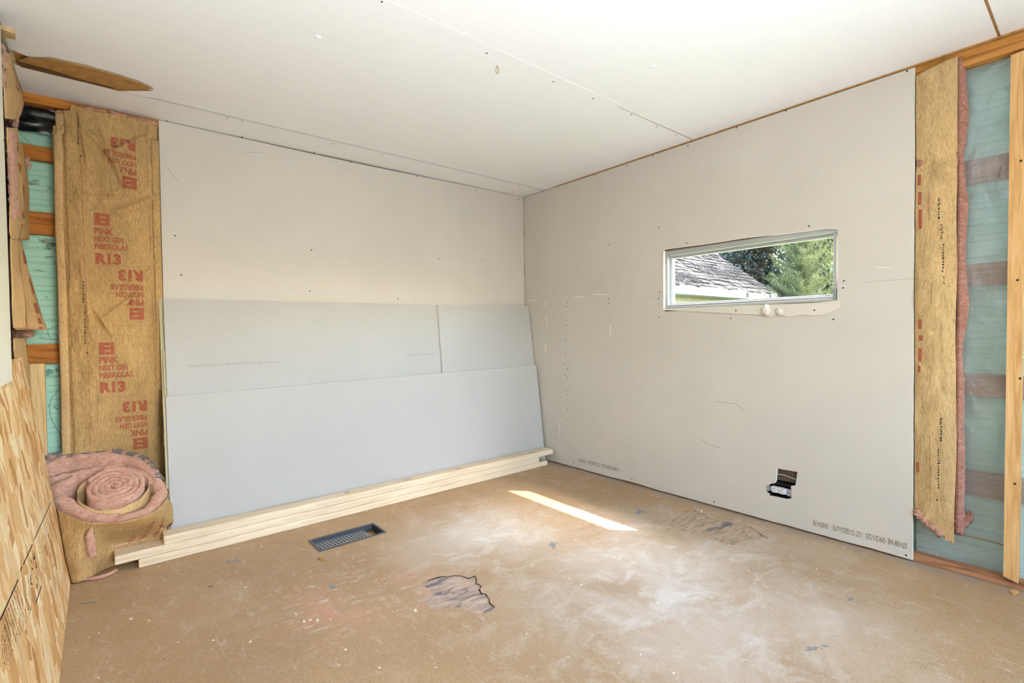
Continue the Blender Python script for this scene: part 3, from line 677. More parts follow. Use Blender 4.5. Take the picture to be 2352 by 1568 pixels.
# folded stapling flange on the left edge, lighter
o = grid('stapling_flange', lambda u, v: (XL - .002 + u * .030 + .004 * nz(v * 6, 4) + (.010 if v > .955 else 0), bumpy(XL + u * .030, .02 + v * 2.0) - .004 - .003 * math.sin(u * 3.1), .02 + v * 2.02), 6, 120, m_kraft2, batt, .001)
grid('stapling_flange', lambda u, v: (XR - .026 + u * .030, bumpy(XR - .02, .8 + v * 1.2) - .004 - .004 * (1 - u), .75 + v * 1.25 + .0), 5, 90, m_kraft, batt, .001)
# pink core behind the paper, showing at the top
o = box('fibre_core', (XL + .012, .012, .03), (XR - .004, .058, 2.066), m_pink, batt, .012)
for i, (px, py, r) in enumerate([(205, 250, .018), (235, 248, .016), (262, 250, .022), (282, 257, .020), (305, 256, .018), (325, 264, .020), (338, 270, .016), (352, 274, .012), (190, 240, .012), (222, 238, .014)]):
    p = hit(px, py, 1, -.012); lump('fibre_tuft', (p.x, -.008, min(p.z, 2.085)), (r * 1.25, r * .7, r * .6), m_pink, batt, i * 1.7, 3, .9, 2.)
mB = lambda x, z: Vector((x, bumpy(x, z) - .0016, z))
def B(px, py): p = hit(px, py, 1, -.028); return p.x, p.z
items = []
def block(px, py, flip, s=1.):
    """px,py = left baseline of the upright R13 (or right end of the rotated one)"""
    x, z = B(px, py)
    k = -1 if flip else 1
    items.append(('R13', x, z, .048 * s, .095, flip, .06))
    items.append(('FIBERGLAS', x, z + k * .068, .025, .124, flip, .035))
    items.append(('NEXT GEN', x, z + k * .103, .025, .106, flip, .035))
    items.append(('PINK', x, z + k * .138, .030, .071, flip, .04))
    return (x, z + k * .178, k)
logos = [block(219, 604, False), block(230, 901, False), block(311, 326, True), block(328, 624, True), block(337, 920, True)]
printed(items, mB, m_red, batt)['kind'] = 'stuff'
V, F = [], []
for (x, z, k) in logos:
    s = .057; n = 8
    for i in range(n):
        for j in range(n):
            if 3 <= i <= 5 and j in (2, 5) : continue
            n0 = len(V)
            for (a, b) in ((i, j), (i + 1, j), (i + 1, j + 1), (i, j + 1)): V.append(mB(x + k * a * s / n, z + k * b * s / n))
            F.append((n0, n0 + 1, n0 + 2, n0 + 3))
raw('printed_logo', V, F, m_red, batt)['kind'] = 'stuff'
# thin red rules and black code marks down the paper
V, F = [], []
def ruled(pts, w, m_V=None):
    for (a, b) in zip(pts, pts[1:]):
        A_, B_ = Vector(B(*a)), Vector(B(*b)); n = max(2, int((B_ - A_).length / .012)); d = (B_ - A_).normalized(); nn = Vector((-d.y, d.x)) * w
        for i in range(n):
            p, q = A_.lerp(B_, i / n), A_.lerp(B_, (i + 1) / n); n0 = len(V)
            for s in (p - nn, p + nn, q + nn, q - nn): V.append(mB(s.x, s.y))
            F.append((n0, n0 + 1, n0 + 2, n0 + 3))
ruled([(180, 255), (182, 330), (190, 450), (193, 560), (198, 700), (205, 900), (208, 1020)], .0006)
ruled([(335, 270), (337, 350), (340, 430)], .0006); ruled([(343, 490), (347, 580)], .0006); ruled([(350, 640), (352, 748), (210, 750)], .0006)
ruled([(232, 770), (354, 772), (360, 960)], .0006); ruled([(190, 443), (265, 450)], .0005); ruled([(230, 610), (322, 614)], .0005); ruled([(240, 912), (330, 907)], .0005)
raw('red_rules', V, F, m_red, batt)['kind'] = 'stuff'
V, F = [], []
for (px, py0, py1) in [(179, 268, 332), (186, 356, 360), (191, 645, 695), (195, 702, 788), (199, 808, 815)]:
    y = py0
    while y < py1:
        h = random.uniform(2, 5); a = B(px + random.uniform(-.6, .6) + (y - py0) * .01, y); b = B(px + random.uniform(-.6, .6), y + h)
        w = random.uniform(.0012, .0028); n0 = len(V)
        V += [mB(a[0] - w, a[1]), mB(a[0] + w, a[1]), mB(b[0] + w, b[1]), mB(b[0] - w * .4, b[1])]; F.append((n0, n0 + 1, n0 + 2, n0 + 3)); y += h + random.uniform(1, 6)
o = raw('black_code_marks', V, F, m_ink, batt); o['kind'] = 'stuff'
base(batt, (-2.64, .03, .01))

# ------------------------------------------------------------------ right insulation batt
br = thing('insulation_batt', 'golden kraft-faced insulation batt with a torn lower end, right of the window wall sheets', 'insulation')
def cf(u, v):
    z0 = .235 - .12 * u + .012 * nz(u * 9, 4) - (.0 if u < .8 else .0); z = lerp(z0, 2.118 - .03 * (1 - u), v); y = lerp(-2.534, -2.668 + .006 * nz(z * 2.6, 1), u)
    h = .006 + .012 * math.sin(math.pi * u) + .010 * nz(y * 10, z * 3, 2) + .006 * nz(y * 26, z * 11, 5)
    h += .018 * math.exp(-((z - 1.66) / .04) ** 2 - ((u - .8) / .25) ** 2) - .010 * math.exp(-((z - 1.72) / .03) ** 2)
    return (.012 - h, y, z)
grid('kraft_facing', cf, 40, 260, m_kraftR, br, .0015)
def pf(u, v):
    z = .165 + .02 * nz(u * 6, 1) + v * (2.098 - .165); x = .006 + u * .054
    e = .016 * nz(z * 5, 7) + .012 * nz(z * 2, 2) + .005 * nz(z * 30, u * 8)
    y = -2.676 - .016 * math.sin(math.pi * u) + e * min(1, u * 1.5)
    return (x, min(y, -2.670 + .004 * (1 - u) + .006 * nz(z * 2.6, 1)), z)
grid('fibre_side', pf, 16, 240, m_pinkR, br, .03)
box('fibre_core', (.015, -2.655, .24), (.060, -2.536, 2.06), m_pinkR, br, .008)
for i in range(9):
    t = i / 8; p = hit(2108 + 52 * t, 1178 + 46 * t, 0, .006); lump('fibre_tuft', p, (.014, .014, .017), m_pink, br, i * 2.1, 3, .9, 2.2)
for i in range(5):
    p = hit(2196 + 8 * i, 1192 + 7 * math.sin(i), 0, .02 + .008 * i); lump('fibre_tuft', p, (.009, .009, .022), m_pinkR, br, i * 1.1, 3, .9, 2.2)
plate('kraft_tail', [hit(x, y, 0, .002) for x, y in [(2168, 1216), (2190, 1212), (2186, 1228), (2181, 1243), (2172, 1241), (2170, 1228)]], (.002, 0, 0), m_kraft2, parent=br)
def cR(px, py):
    p = hit(px, py, 0, -.008); return -p.y, p.z
def mC(a, z):
    y = -a; u = (y + 2.534) / -.134
    v = (z - (.235 - .12 * u)) / (2.118 - .03 * (1 - u) - (.235 - .12 * u)); q = Vector(cf(min(max(u, 0), 1), min(max(v, 0), 1))); return Vector((q.x - .0016, y, z))
V, F = [], []
for (px, py0, py1, w) in [(2157, 455, 500, .004), (2163, 515, 545, .003), (2166, 560, 625, .004), (2168, 635, 650, .003), (2162, 960, 1010, .004), (2156, 1030, 1120, .0045), (2152, 1140, 1152, .003)]:
    y = py0
    while y < py1:
        h = random.uniform(2, 5); a = cR(px + random.uniform(-1.5, 1.5), y); b = cR(px + random.uniform(-1.5, 1.5), y + h); n0 = len(V)
        ww_ = w * random.uniform(.3, .9); V += [mC(a[0] - ww_, a[1]), mC(a[0] + ww_, a[1]), mC(b[0] + ww_ * .5, b[1]), mC(b[0] - ww_, b[1])]; F.append((n0, n0 + 1, n0 + 2, n0 + 3)); y += h + random.uniform(1, 4)
o = raw('black_code_marks', V, F, m_ink, br); o['kind'] = 'stuff'
V, F = [], []
for (px, py0, py1, w) in [(2110, 400, 425, .006), (2111, 440, 470, .006), (2113, 480, 525, .006), (2112, 733, 755, .006), (2114, 770, 782, .007), (2112, 800, 830, .006), (2110, 840, 855, .004), (2107, 1062, 1085, .005), (2134, 430, 495, .0006), (2140, 650, 700, .0006), (2143, 770, 830, .0006), (2136, 1000, 1160, .0006)]:
    n = max(2, int((py1 - py0) / 4))
    for i in range(n):
        a = cR(px, lerp(py0, py1, i / n)); b = cR(px, lerp(py0, py1, (i + 1) / n)); n0 = len(V)
        V += [mC(max(a[0] - w, 2.536), a[1]), mC(a[0] + w, a[1]), mC(b[0] + w, b[1]), mC(max(b[0] - w, 2.536), b[1])]; F.append((n0, n0 + 1, n0 + 2, n0 + 3))
o = raw('red_print', V, F, m_red, br); o['kind'] = 'stuff'
base(br, (.03, -2.6, .12))

# clear polythene over the siding on the right
def ff(u, v):
    y = lerp(-2.53, -2.90, u); z = lerp(.03, 2.10, v)
    x = .0635 - .0 + .0008 * nz(y * 3, z * 2) - .010 * (abs(nz(y * 9 + z * 2, z * 3.2, 1)) * .8 + .25 * nz(y * 30, z * 12, 2)) * (1 if v < .98 else .2)
    return (min(x, .0655), y, z)
tag(grid('plastic_sheet', ff, 60, 200, m_film, None), 'clear wrinkled plastic sheet over the teal siding, right of the pink batt', 'plastic sheet')
tag(tube('wire', [hit(x, y, 0, .045) for x, y in [(2196, 1226), (2215, 1228), (2240, 1234), (2270, 1241), (2300, 1250), (2330, 1256)]], .0022, m_plateB), 'thin brown rod low across the plastic, below the pink batt', 'rod')

# ------------------------------------------------------------------ hanging insulation on the left side wall
def hang(root, rows, m, name='kraft_facing', xw=-2.9215, yr=-.10, bul=.012, thick=.0015, nv=None, ex=1.):
    """rows (py, pxl, pxr): from the side-wall plane out to a fold near the corner"""
    rows = [(p, hit(l, p, 0, xw), hit(r, p, 1, yr)) for p, l, r in rows]
    nv = nv or (len(rows) - 1) * 6
    def fn(u, v):
        t = v * (len(rows) - 1); i = min(int(t), len(rows) - 2); t -= i
        a = rows[i][1].lerp(rows[i + 1][1], t); b = rows[i][2].lerp(rows[i + 1][2], t); p = a.lerp(b, u)
        w = bul * math.sin(math.pi * u) * 1.0 + .006 * nz(p.y * 9, p.z * 6, 3) + .003 * nz(p.y * 25, p.z * 16, 8)
        return p + Vector((w, 0, 0)) if 0 < u < 1 else p
    return grid(name, fn, 24, nv, m, root, thick), fn
def on(fn, us, vs, m, root, w=.004, name='red_print'):
    V, F = [], []
    for (u0, v0, u1, v1) in us:
        n = 5; n0 = len(V)
        for i in range(n + 1):
            u, v = lerp(u0, u1, i / n), lerp(v0, v1, i / n)
            V.append(Vector(fn(u, v)) + Vector((.0028, -.0012, 0))); V.append(Vector(fn(min(u + w, 1), v)) + Vector((.0028, -.0012, 0)))
        for i in range(n): F.append((n0 + 2 * i, n0 + 2 * i + 1, n0 + 2 * i + 3, n0 + 2 * i + 2))
    o = raw(name, V, F, m, root); o['kind'] = 'stuff'
hb = thing('insulation_batt', 'crumpled kraft and pink insulation on the left side wall, just under the torn ceiling', 'insulation')
g1, f1 = hang(hb, [(118, 6, 12), (150, 7, 26), (185, 7, 40), (215, 8, 50), (240, 9, 54), (255, 10, 50), (272, 11, 38)], m_kraft2)
on(f1, [(.55, .3, .6, .4), (.5, .42, .6, .5), (.6, .62, .72, .66), (.72, .66, .62, .74), (.62, .74, .74, .8), (.4, .35, .5, .45)], 0, m_red, hb, .03)
for i, (px, py, s) in enumerate([(4, 125, 1.1), (7, 150, 1), (5, 180, 1), (16, 245, 1), (22, 262, 1.2), (32, 270, 1.), (30, 290, .9)]):
    lump('fibre_tuft', hit(px, py, 0, -2.925) if px < 10 else hit(px, py, 1, -.22), (.012 * s, .03 * s, .030 * s), m_pink, hb, i * 1.3, 3, .8, 2.)
base(hb, (-2.92, -.25, 1.95))
hc = thing('insulation_batt', 'long bowed kraft-faced insulation batt on the left side wall above the torn paper flap', 'insulation')
g2, f2 = hang(hc, [(292, 14, 36), (320, 15, 40), (350, 17, 45), (400, 21, 53), (450, 22, 57), (500, 21, 55), (530, 21, 50), (549, 24, 45)], m_kraft2)
on(f2, [(.55, .5, .58, .6), (.5, .66, .53, .72), (.48, .78, .5, .84), (.4, .2, .55, .3), (.3, .35, .45, .42)], 0, m_red, hc, .16)
hang(hc, [(326, 38, 50), (340, 42, 53), (400, 50, 62), (450, 54, 66), (500, 54, 66), (551, 44, 66)], m_kraft, 'back_flap', -2.915, -.03, .004)
def pk(u, v):
    a = hit(lerp(13, 22, v), lerp(300, 505, v), 0, -2.924); b = hit(lerp(22, 26, v), lerp(300, 490, v), 1, -.42)
    p = a.lerp(b, u); return p + Vector((.010 * math.sin(math.pi * u) + .006 * nz(v * 20, u * 4), 0, 0))
grid('fibre_edge', pk, 8, 60, m_pink, hc, .012)
for i, (px, py, s) in enumerate([(26, 528, .7), (34, 538, .6), (42, 546, .5), (62, 370, .7), (66, 378, .6)]):
    lump('fibre_tuft', hit(px, py, 1, -.12), (.014 * s, .012 * s, .022 * s), m_pink, hc, i * 1.9, 3, .9, 2.)
base(hc, (-2.92, -.25, 1.5))
hd = thing('insulation_batt', 'torn triangular kraft paper flap with red print hanging above the strand board', 'insulation')
g3, f3 = hang(hd, [(548, 23, 42), (570, 23, 50), (600, 24, 59), (650, 26, 74), (700, 27, 88), (740, 29, 101), (752, 30, 107), (757, 36, 107)], m_kraft2, yr=-.08)
on(f3, [(.55, .15, .5, .3), (.6, .4, .66, .5), (.62, .56, .66, .64), (.62, .68, .64, .76), (.56, .84, .6, .95)], 0, m_red, hd, .14)
on(f3, [(.3, .1, .25, .9)], 0, m_red, hd, .012, 'red_rule')
on(f3, [(.82, .4, .86, .95)], 0, m_ink, hd, .014, 'black_code_marks')
hang(hd, [(776, 30, 58), (800, 30, 61), (835, 34, 66), (900, 36, 70), (960, 40, 73), (1045, 44, 76)], m_kraft2, 'lower_kraft_strip', -2.942, -.06, .004)
for i, (px, py, s) in enumerate([(38, 762, 1.1), (48, 766, 1.1), (58, 764, 1.), (44, 782, 1.), (42, 797, .8), (66, 770, .6)]):
    lump('fibre_tuft', hit(px, py, 1, -.12), (.020 * s, .014 * s, .018 * s), m_pink, hd, i * 1.9, 3, .9, 2.)
base(hd, (-2.92, -.2, .9))

# hexagonal fitting and hair-thin wires in the left cavity
p = hit(110, 855, 1, .060)
o = plate('pipe_fitting', [p + Vector((.017 * math.cos(a), 0, .015 * math.sin(a))) for a in [math.pi / 6 + i * math.pi / 3 for i in range(6)]], (0, .030, 0), siding_mat('teal_plastic', (110, 170, 160), (96, 150, 140), .3), m_box)
tag(o, 'small teal hexagonal fitting in the left wall cavity, below the lowest orange board', 'fitting')
fh = put(scr, 'hole', p + Vector((0, -.001, 0)), (0, -1, 0), None, .6); fh.parent = o
tag(tube('wire', [hit(x, y, 1, .05) for x, y in [(146, 860), (143, 878), (134, 895), (120, 912), (113, 930), (116, 955), (126, 978), (138, 995), (146, 1003)]], .0008, m_thin), 'thin dark wire looping down below the teal fitting', 'wire')
tag(tube('wire', [hit(x, y, 1, .06) for x, y in [(140, 746), (122, 750), (110, 758), (110, 768), (118, 778), (140, 782)]], .0008, m_thin), 'thin brown wire loop above the lowest orange board', 'wire')
tag(tube('wire', [hit(x, y, 1, .04) for x, y in [(46, 306), (58, 318), (70, 330), (84, 342)]], .0009, m_fiber), 'fine tan fibre strand below the black film', 'wire')

# ------------------------------------------------------------------ leaning drywall
def leaning(name, x0, x1, ztl, ztr, ybot, ytop, ztop, th, label, mf=m_dwN, parent=None, xb=0., rag=0.):
    """sheet standing on its long edge; front face from (ybot, z=0) to (ytop, ztop)"""
    sl_ = (ytop - ybot) / ztop
    n = 24; L = [Vector((x0 + xb, ybot, .0005)), Vector((x1, ybot, .0005))]
    for i in range(n + 1):
        t = i / n; x = lerp(x1, x0, t); z = lerp(ztr, ztl, t) + rag * nz(x * 9, 3.1)
        L.append(Vector((x, ybot + sl_ * z, z)))
    nn = Vector((0, 1, -sl_)).normalized() * th
    nn.z = 0 if False else nn.z
    L2 = [p.copy() for p in L]
    o = plate(name, L2, Vector((0, nn.y + abs(nn.z) * sl_, 0)), mf, m_gyp)
    if label: tag(o, label, 'drywall', 'drywall sheets leaning on the left wall')
    return o, sl_
# y offset: rearmost first
sh1, _ = leaning('drywall_sheet', -2.458, -.020, 1.210, 1.214, -.175, -.014, 1.21, .0125, 'rearmost leaning drywall sheet, its cream edge showing past the left ends', m_cream)
sh2, _ = leaning('drywall_sheet', -2.451, -.40, .955, .955, -.190, -.0622, .955, .0125, 'cream drywall sheet whose left end peeps out behind the tall white sheet', m_cream)
sh3, s3 = leaning('drywall_sheet', -2.442, -.012, 1.211, 1.222, -.205, -.046, 1.211, .0125, 'tall white drywall sheet leaning on the wall with grey stamped lines', m_dwN, rag=.0006)
sh4, s4 = leaning('drywall_sheet', -.872, -.010, 1.215, 1.232, -.2195, -.059, 1.215, .0125, 'narrow white drywall offcut over the right end of the tall white sheet', m_dwN, rag=.001)
sh5, s5 = leaning('drywall_sheet', -2.462, -.05, .722, .735, -.2335, -.1375, .722, .0122, 'short drywall sheet with blue and black end tape, hidden behind the front sheet', m_cream)
sh7, _ = leaning('drywall_sheet', -2.4622, -.90, .718, .722, -.2210, -.1250, .722, .0122, 'hidden short drywall sheet between the taped sheet and the tall white sheet', m_cream)
sh6, s6 = leaning('drywall_sheet', -2.452, -.022, .728, .752, -.2485, -.1570, .728, .0125, 'short white drywall sheet at the front of the leaning pile, behind the lumber', m_dwN, rag=.002)
# sheet 4 leans over: tilt its seam edge slightly
for v in sh4.data.vertices:
    if v.co.x < -.86: v.co.x += .012 * (v.co.z / 1.2) - .004
# end tape segments with their print on the bundle's left end
def tape(z0, z1, m, nm='end_tape'):
    y0, y1 = -.2335 + s5 * z0, -.2335 + s5 * z1
    return plate(nm, [(-2.4626, y0, z0), (-2.4626, y0 + .0245, z0), (-2.4626, y1 + .0245, z1), (-2.4626, y1, z1)], (-.0008, 0, 0), m, parent=sh5)
zs = lambda py: hit(375, py, 1, -.17).z
for a, b, m in [(958, 993, m_tapeK), (993, 997, m_blue), (997, 1026, m_tapeW), (1026, 1030, m_blue), (1030, 1068, m_tapeK), (1068, 1112, m_blue)]:
    tape(zs(b), zs(a), m)
plate('end_tape', [(-2.4525, -.190 + .1338 * z + d, z) for z, d in ((.76, 0), (.76, .012), (.90, .012), (.90, 0))], (-.0008, 0, 0), m_tapeW, parent=sh2)
def m3(a, z): return Vector((a, -.205 + s3 * z - .0008, z))
def S3(px, py):
    n = Vector((0, 1, -s3)); p = hitp(px, py, (0, -.205, 0), n); return p.x, p.z
a, b = S3(433, 843), S3(640, 832)
def m3r(a_, z_):
    t = (a_ - a[0]) / (b[0] - a[0]); return m3(a_, z_ + (b[1] - a[1]) * t)
o = printed([('SAG-RESISTANT (ICC ESR-3365) Patents at usg.com/patents', a[0], a[1], .0125, b[0] - a[0], False, 0.)], m3r, m_inkG, sh3, 'stamped_text')
a2, b2 = S3(935, 817), S3(1001, 812)
printed([('SAG-RESISTANT (ICC ESR-3365) P', a2[0], a2[1], .011, b2[0] - a2[0], False, 0.)], m3, m_inkG, sh3, 'stamped_text')

# ------------------------------------------------------------------ lumber
def lum(x0, x1, k, label):
    z0 = .0005 + k * .0382
    o = box('lumber_board', (x0, -.340, z0), (x1, -.251, z0 + .0378), m_pine, None, .0040)
    for v in o.data.vertices: v.co = v.co - Vector(((x0 + x1) / 2, -.2955, z0))
    o.location = ((x0 + x1) / 2, -.2955, z0)
    return tag(o, label, 'lumber', 'stacked two-by-fours')
l1 = lum(-2.581, -.086, 0, 'bottom pine two-by-four of the stack, lying on the floor')
l2 = lum(-2.663, -.171, 1, 'middle pine two-by-four, its left end reaching furthest against the insulation roll')
l3 = lum(-2.488, -.028, 2, 'top pine two-by-four of the stack, its right end touching the window wall')
def stampL(px0, px1, pyc, rows):
    V, F = [], []
    z = .0005 + 2 * .0382 + .0381
    a, b = hit(px0, pyc, 2, z), hit(px1, pyc, 2, z); y = -.318
    for r in range(rows):
        x = a.x
        while x < b.x:
            w = random.uniform(.003, .009); n0 = len(V); yy = y + r * .011
            V += [(x, yy, z), (x + w, yy, z), (x + w * .8, yy + .006, z), (x + w * .2, yy + .006, z)]; F.append((n0, n0 + 1, n0 + 2, n0 + 3)); x += w + .003
    V = [Vector(v) - l3.location for v in V]
    o = raw('ink_stamp', V, F, m_inkB, l3); o['kind'] = 'stuff'
stampL(920, 945, 1100, 5); stampL(1038, 1058, 1075, 3); stampL(1200, 1222, 1035, 3)

# ------------------------------------------------------------------ insulation roll
ro = thing('insulation_roll', 'rolled pink fibreglass insulation in kraft paper, standing on the floor by the strand board', 'insulation')
TS = .66
def ztop(y): return .362 + TS * (y + .2)
def rp(px, py, dz=0.):
    n = Vector((0, -TS, 1)); return hitp(px, py, (0, -.2, .362 + dz), n)
def smooth(pts, n, closed=False):
    out = []; N_ = len(pts)
    rng = range(N_ if closed else N_ - 1)
    for i in rng:
        p0 = pts[(i - 1) % N_] if closed or i > 0 else pts[0]; p1 = pts[i]; p2 = pts[(i + 1) % N_]; p3 = pts[(i + 2) % N_] if closed or i + 2 < N_ else pts[-1]
        for k in range(n):
            t = k / n
            out.append(.5 * ((2 * p1) + (-p0 + p2) * t + (2 * p0 - 5 * p1 + 4 * p2 - p3) * t * t + (-p0 + 3 * p1 - 3 * p2 + p3) * t ** 3))
    if not closed: out.append(pts[-1])
    return out
def clampb(p):
    """the soft roll gives way to the lumber in front of it and to the wall behind"""
    q = p.copy()
    def ss(a, b, t): t = max(0, min(1, (t - a) / (b - a))); return t * t * (3 - 2 * t)
    k = max(ss(-2.80, -2.668, q.x) * (1 - ss(.084, .27, q.z)), ss(-2.53, -2.492, q.x) * (1 - ss(.122, .2, q.z)))
    if q.y < -.247: q.y = lerp(q.y, -.2465, k)
    q.y = min(q.y, -.012 if q.x < -2.85 else -.030)
    if q.y < -.262: q.x = max(q.x, -2.806 - .132 * q.z + .004)
    q.x = max(q.x, -2.905 + 0 * q.z)
    if q.x > -2.47 and q.y > -.25: q.x = min(q.x, -2.468)
    return q
def ribbon(name, path, t0, m, parent, dz=0., inner=0., zb=.004, amp=.006, nr=9, seed=0):
    """a strip of soft batt standing on edge along the plan path; t0 = half thickness"""
    V, F = [], []; n = len(path)
    # cross-section: outer wall bottom to top, rounded crown, inner wall down
    prof = [(1, j / nr, 0) for j in range(nr)] + [(math.cos(a), 1, math.sin(a)) for a in [math.pi * k / 8 for k in range(9)]] + [(-1, 1 - j / nr, 0) for j in range(1, nr + 1)]
    m_ = len(prof)
    for i, p in enumerate(path):
        d = path[min(i + 1, n - 1)] - path[max(i - 1, 0)]; d.z = 0; d.normalize(); nn = Vector((d.y, -d.x, 0))
        zt_ = ztop(p.y) + dz - t0 * .6
        th = t0 * (1 + .22 * nz(i * .12, seed))
        if i < 3 or i > n - 4: th *= .7
        for (s, f, c) in prof:
            z = zb + (zt_ - zb) * f + c * t0 * .8
            q = p + nn * (th * s); q.z = z
            k = amp * (nz(q.x * 26 + seed, q.y * 26, q.z * 26) + .6 * nz(q.x * 70, q.y * 70 + seed, q.z * 70))
            q = q + nn * (k * s) + Vector((0, 0, k * (1.3 if f == 1 else 0)))
            V.append(clampb(q))
    for i in range(n - 1):
        for j in range(m_ - 1): F.append((i * m_ + j, i * m_ + j + 1, (i + 1) * m_ + j + 1, (i + 1) * m_ + j))
    F.append(tuple(range(m_))); F.append(tuple((n - 1) * m_ + j for j in range(m_))[::-1])
    return raw(name, V, F, m, parent, smooth=True)
def paper(name, path, off, m, parent, dz=0., z0=.003, drop=.012, seed=0, zfun=None, amp=.006, nj=26):
    n = len(path); 
    def fn(u, v):
        t = u * (n - 1); i = min(int(t), n - 2); p = path[i].lerp(path[i + 1], t - i)
        d = path[min(i + 2, n - 1)] - path[max(i - 1, 0)]; d.z = 0; d.normalize(); nn = Vector((-d.y, d.x, 0))
        zt_ = ztop(p.y) + dz - drop + .006 * nz(u * 14, seed)
        z = z0 + (zt_ - z0) * v
        bul = .018 * math.sin(math.pi * min(v * 1.1, 1)) + amp * (nz(u * 16 + z * 6, z * 13, seed) * 1.3 + .5 * nz(u * 50, z * 34, seed)) + .006 * abs(nz(u * 9 - z * 12, z * 5, seed + 3))
        q = p + nn * (off + bul); q.z = z
        return clampb(q)
    o = grid(name, fn, 220, nj, m, parent, 0.); o.modifiers.new('s', 'SOLIDIFY').thickness = .0012; return o, fn
outer_px = [(96, 1070), (120, 1056), (160, 1047), (210, 1043), (262, 1044), (310, 1053), (342, 1071), (362, 1102), (366, 1128), (352, 1152), (328, 1172), (290, 1182), (245, 1184), (200, 1176), (166, 1160), (142, 1140), (128, 1122), (134, 1108), (152, 1098), (172, 1090)]
outer = []
for x, y in outer_px:
    p = rp(x, y); p.z = 0; outer.append(Vector((p.x, p.y, 0)))
outer = smooth(outer, 8)
mid = smooth([Vector((rp(x, y).x, rp(x, y).y, 0)) for x, y in [(104, 1098), (140, 1088), (175, 1080), (215, 1072), (262, 1069), (312, 1075), (340, 1092), (350, 1110)]], 7)
ribbon('middle_wrap', mid, .021, m_pink, ro, -.004, seed=8, amp=.010)
ribbon('outer_wrap', outer, .0255, m_pink, ro, 0., seed=1, amp=.008)
o, fo = paper('kraft_wrap', outer[:148], .033, m_kraft, ro, 0., drop=.020, seed=2)
# inner coil: spiral inside an ellipse
ce_ = rp(262, 1110, .03); cx_, cy_ = ce_.x, ce_.y
ex = (rp(350, 1110, .03) - rp(172, 1110, .03)).length / 2 - .014; ey = (rp(262, 1148, .03) - rp(262, 1070, .03)).length / 2
sp_ = []
turns = 4.7
for i in range(int(turns * 48) + 1):
    t = i / (turns * 48); r_ = 1 - t * .92; a = -.25 * math.pi - math.pi * .9 - t * turns * 2 * math.pi
    sp_.append(Vector((cx_ + math.cos(a) * (ex - .018) * r_ + .002, cy_ + math.sin(a) * (ey - .018) * r_, 0)))
ribbon('inner_coil', sp_, .0112, m_pink, ro, .026, seed=5, zb=.1, amp=.005)
ring = [Vector((cx_ + math.cos(a) * (ex - .004), cy_ + math.sin(a) * (ey - .004), 0)) for a in [-math.pi * 2 * i / 60 for i in range(61)]]
o, _ = paper('inner_kraft', ring, .0015, m_kraft2, ro, .020, z0=.1, drop=.012, seed=9, amp=.001, nj=10)
# grey dirty fluff along the back rim, pink tuft bursting through the front paper, paper base lip
for i in range(30):
    p = outer[int(2 + i * 1.9)].copy(); p.y = min(p.y + .020 + .004 * nz(i, 3), -.028 if p.x > -2.84 else -.01); p.z = ztop(p.y) - .004 + .006 * nz(i, 9)
    lump('dirty_fluff', p, (.015, .009, .012), m_greyfl if i % 3 else m_pink, ro, i * 1.3, 3, .9, 2.)
q = hit(207, 1245, 1, -.402); lump('burst_tuft', q, (.014, .009, .046), m_pink, ro, 3.3, 3, .8, 1.7)
q = hit(213, 1268, 1, -.398); lump('burst_tuft', q, (.012, .010, .026), m_pink, ro, 6.3, 3, .8, 1.7)
lipp = [hit(x, y, 2, .008) for x, y in [(158, 1322), (180, 1328), (205, 1329), (230, 1325), (250, 1318), (268, 1309)]]
tube('base_fluff', smooth(lipp, 5), .007, m_pink, ro, 8)
# lettering on the outer paper: vertical lines of text low at the right
def wrapmap(x, z):
    best = None
    for i in range(len(outer[:148]) - 1):
        p = outer[i]
        if p.y < -.22 and (best is None or abs(p.x - x) < best[0]): best = (abs(p.x - x), i)
    u = best[1] / 147
    zt_ = ztop(outer[best[1]].y) - .022; v = min(max((z - .003) / (zt_ - .003), 0), 1)
    q = Vector(fo(u, v)); return Vector((q.x + .001, q.y - .0025, z))
V, F = [], []
def vtext(s, px, py, size, bold):
    p = hit(px, py, 1, -.33); v2, f2, w = text2d(s, bold); n0 = len(V)
    ca, sa = math.cos(1.25), math.sin(1.25)
    for v in v2:
        a_, b_ = v.x * size, v.y * size * .8
        V.append(wrapmap(p.x + a_ * ca - b_ * sa * .8, p.z + a_ * sa + b_ * ca * .6))
    F.extend([tuple(i + n0 for i in f) for f in f2])
vtext('R13', 366, 1254, .052, .03); vtext('FIBERGLAS', 341, 1250, .022, .02); vtext('NEXT GEN', 322, 1255, .022, .02); vtext('PINK', 303, 1262, .026, .02)
raw('printed_text', V, F, m_red, ro)['kind'] = 'stuff'
base(ro, (-2.67, -.2, 0))

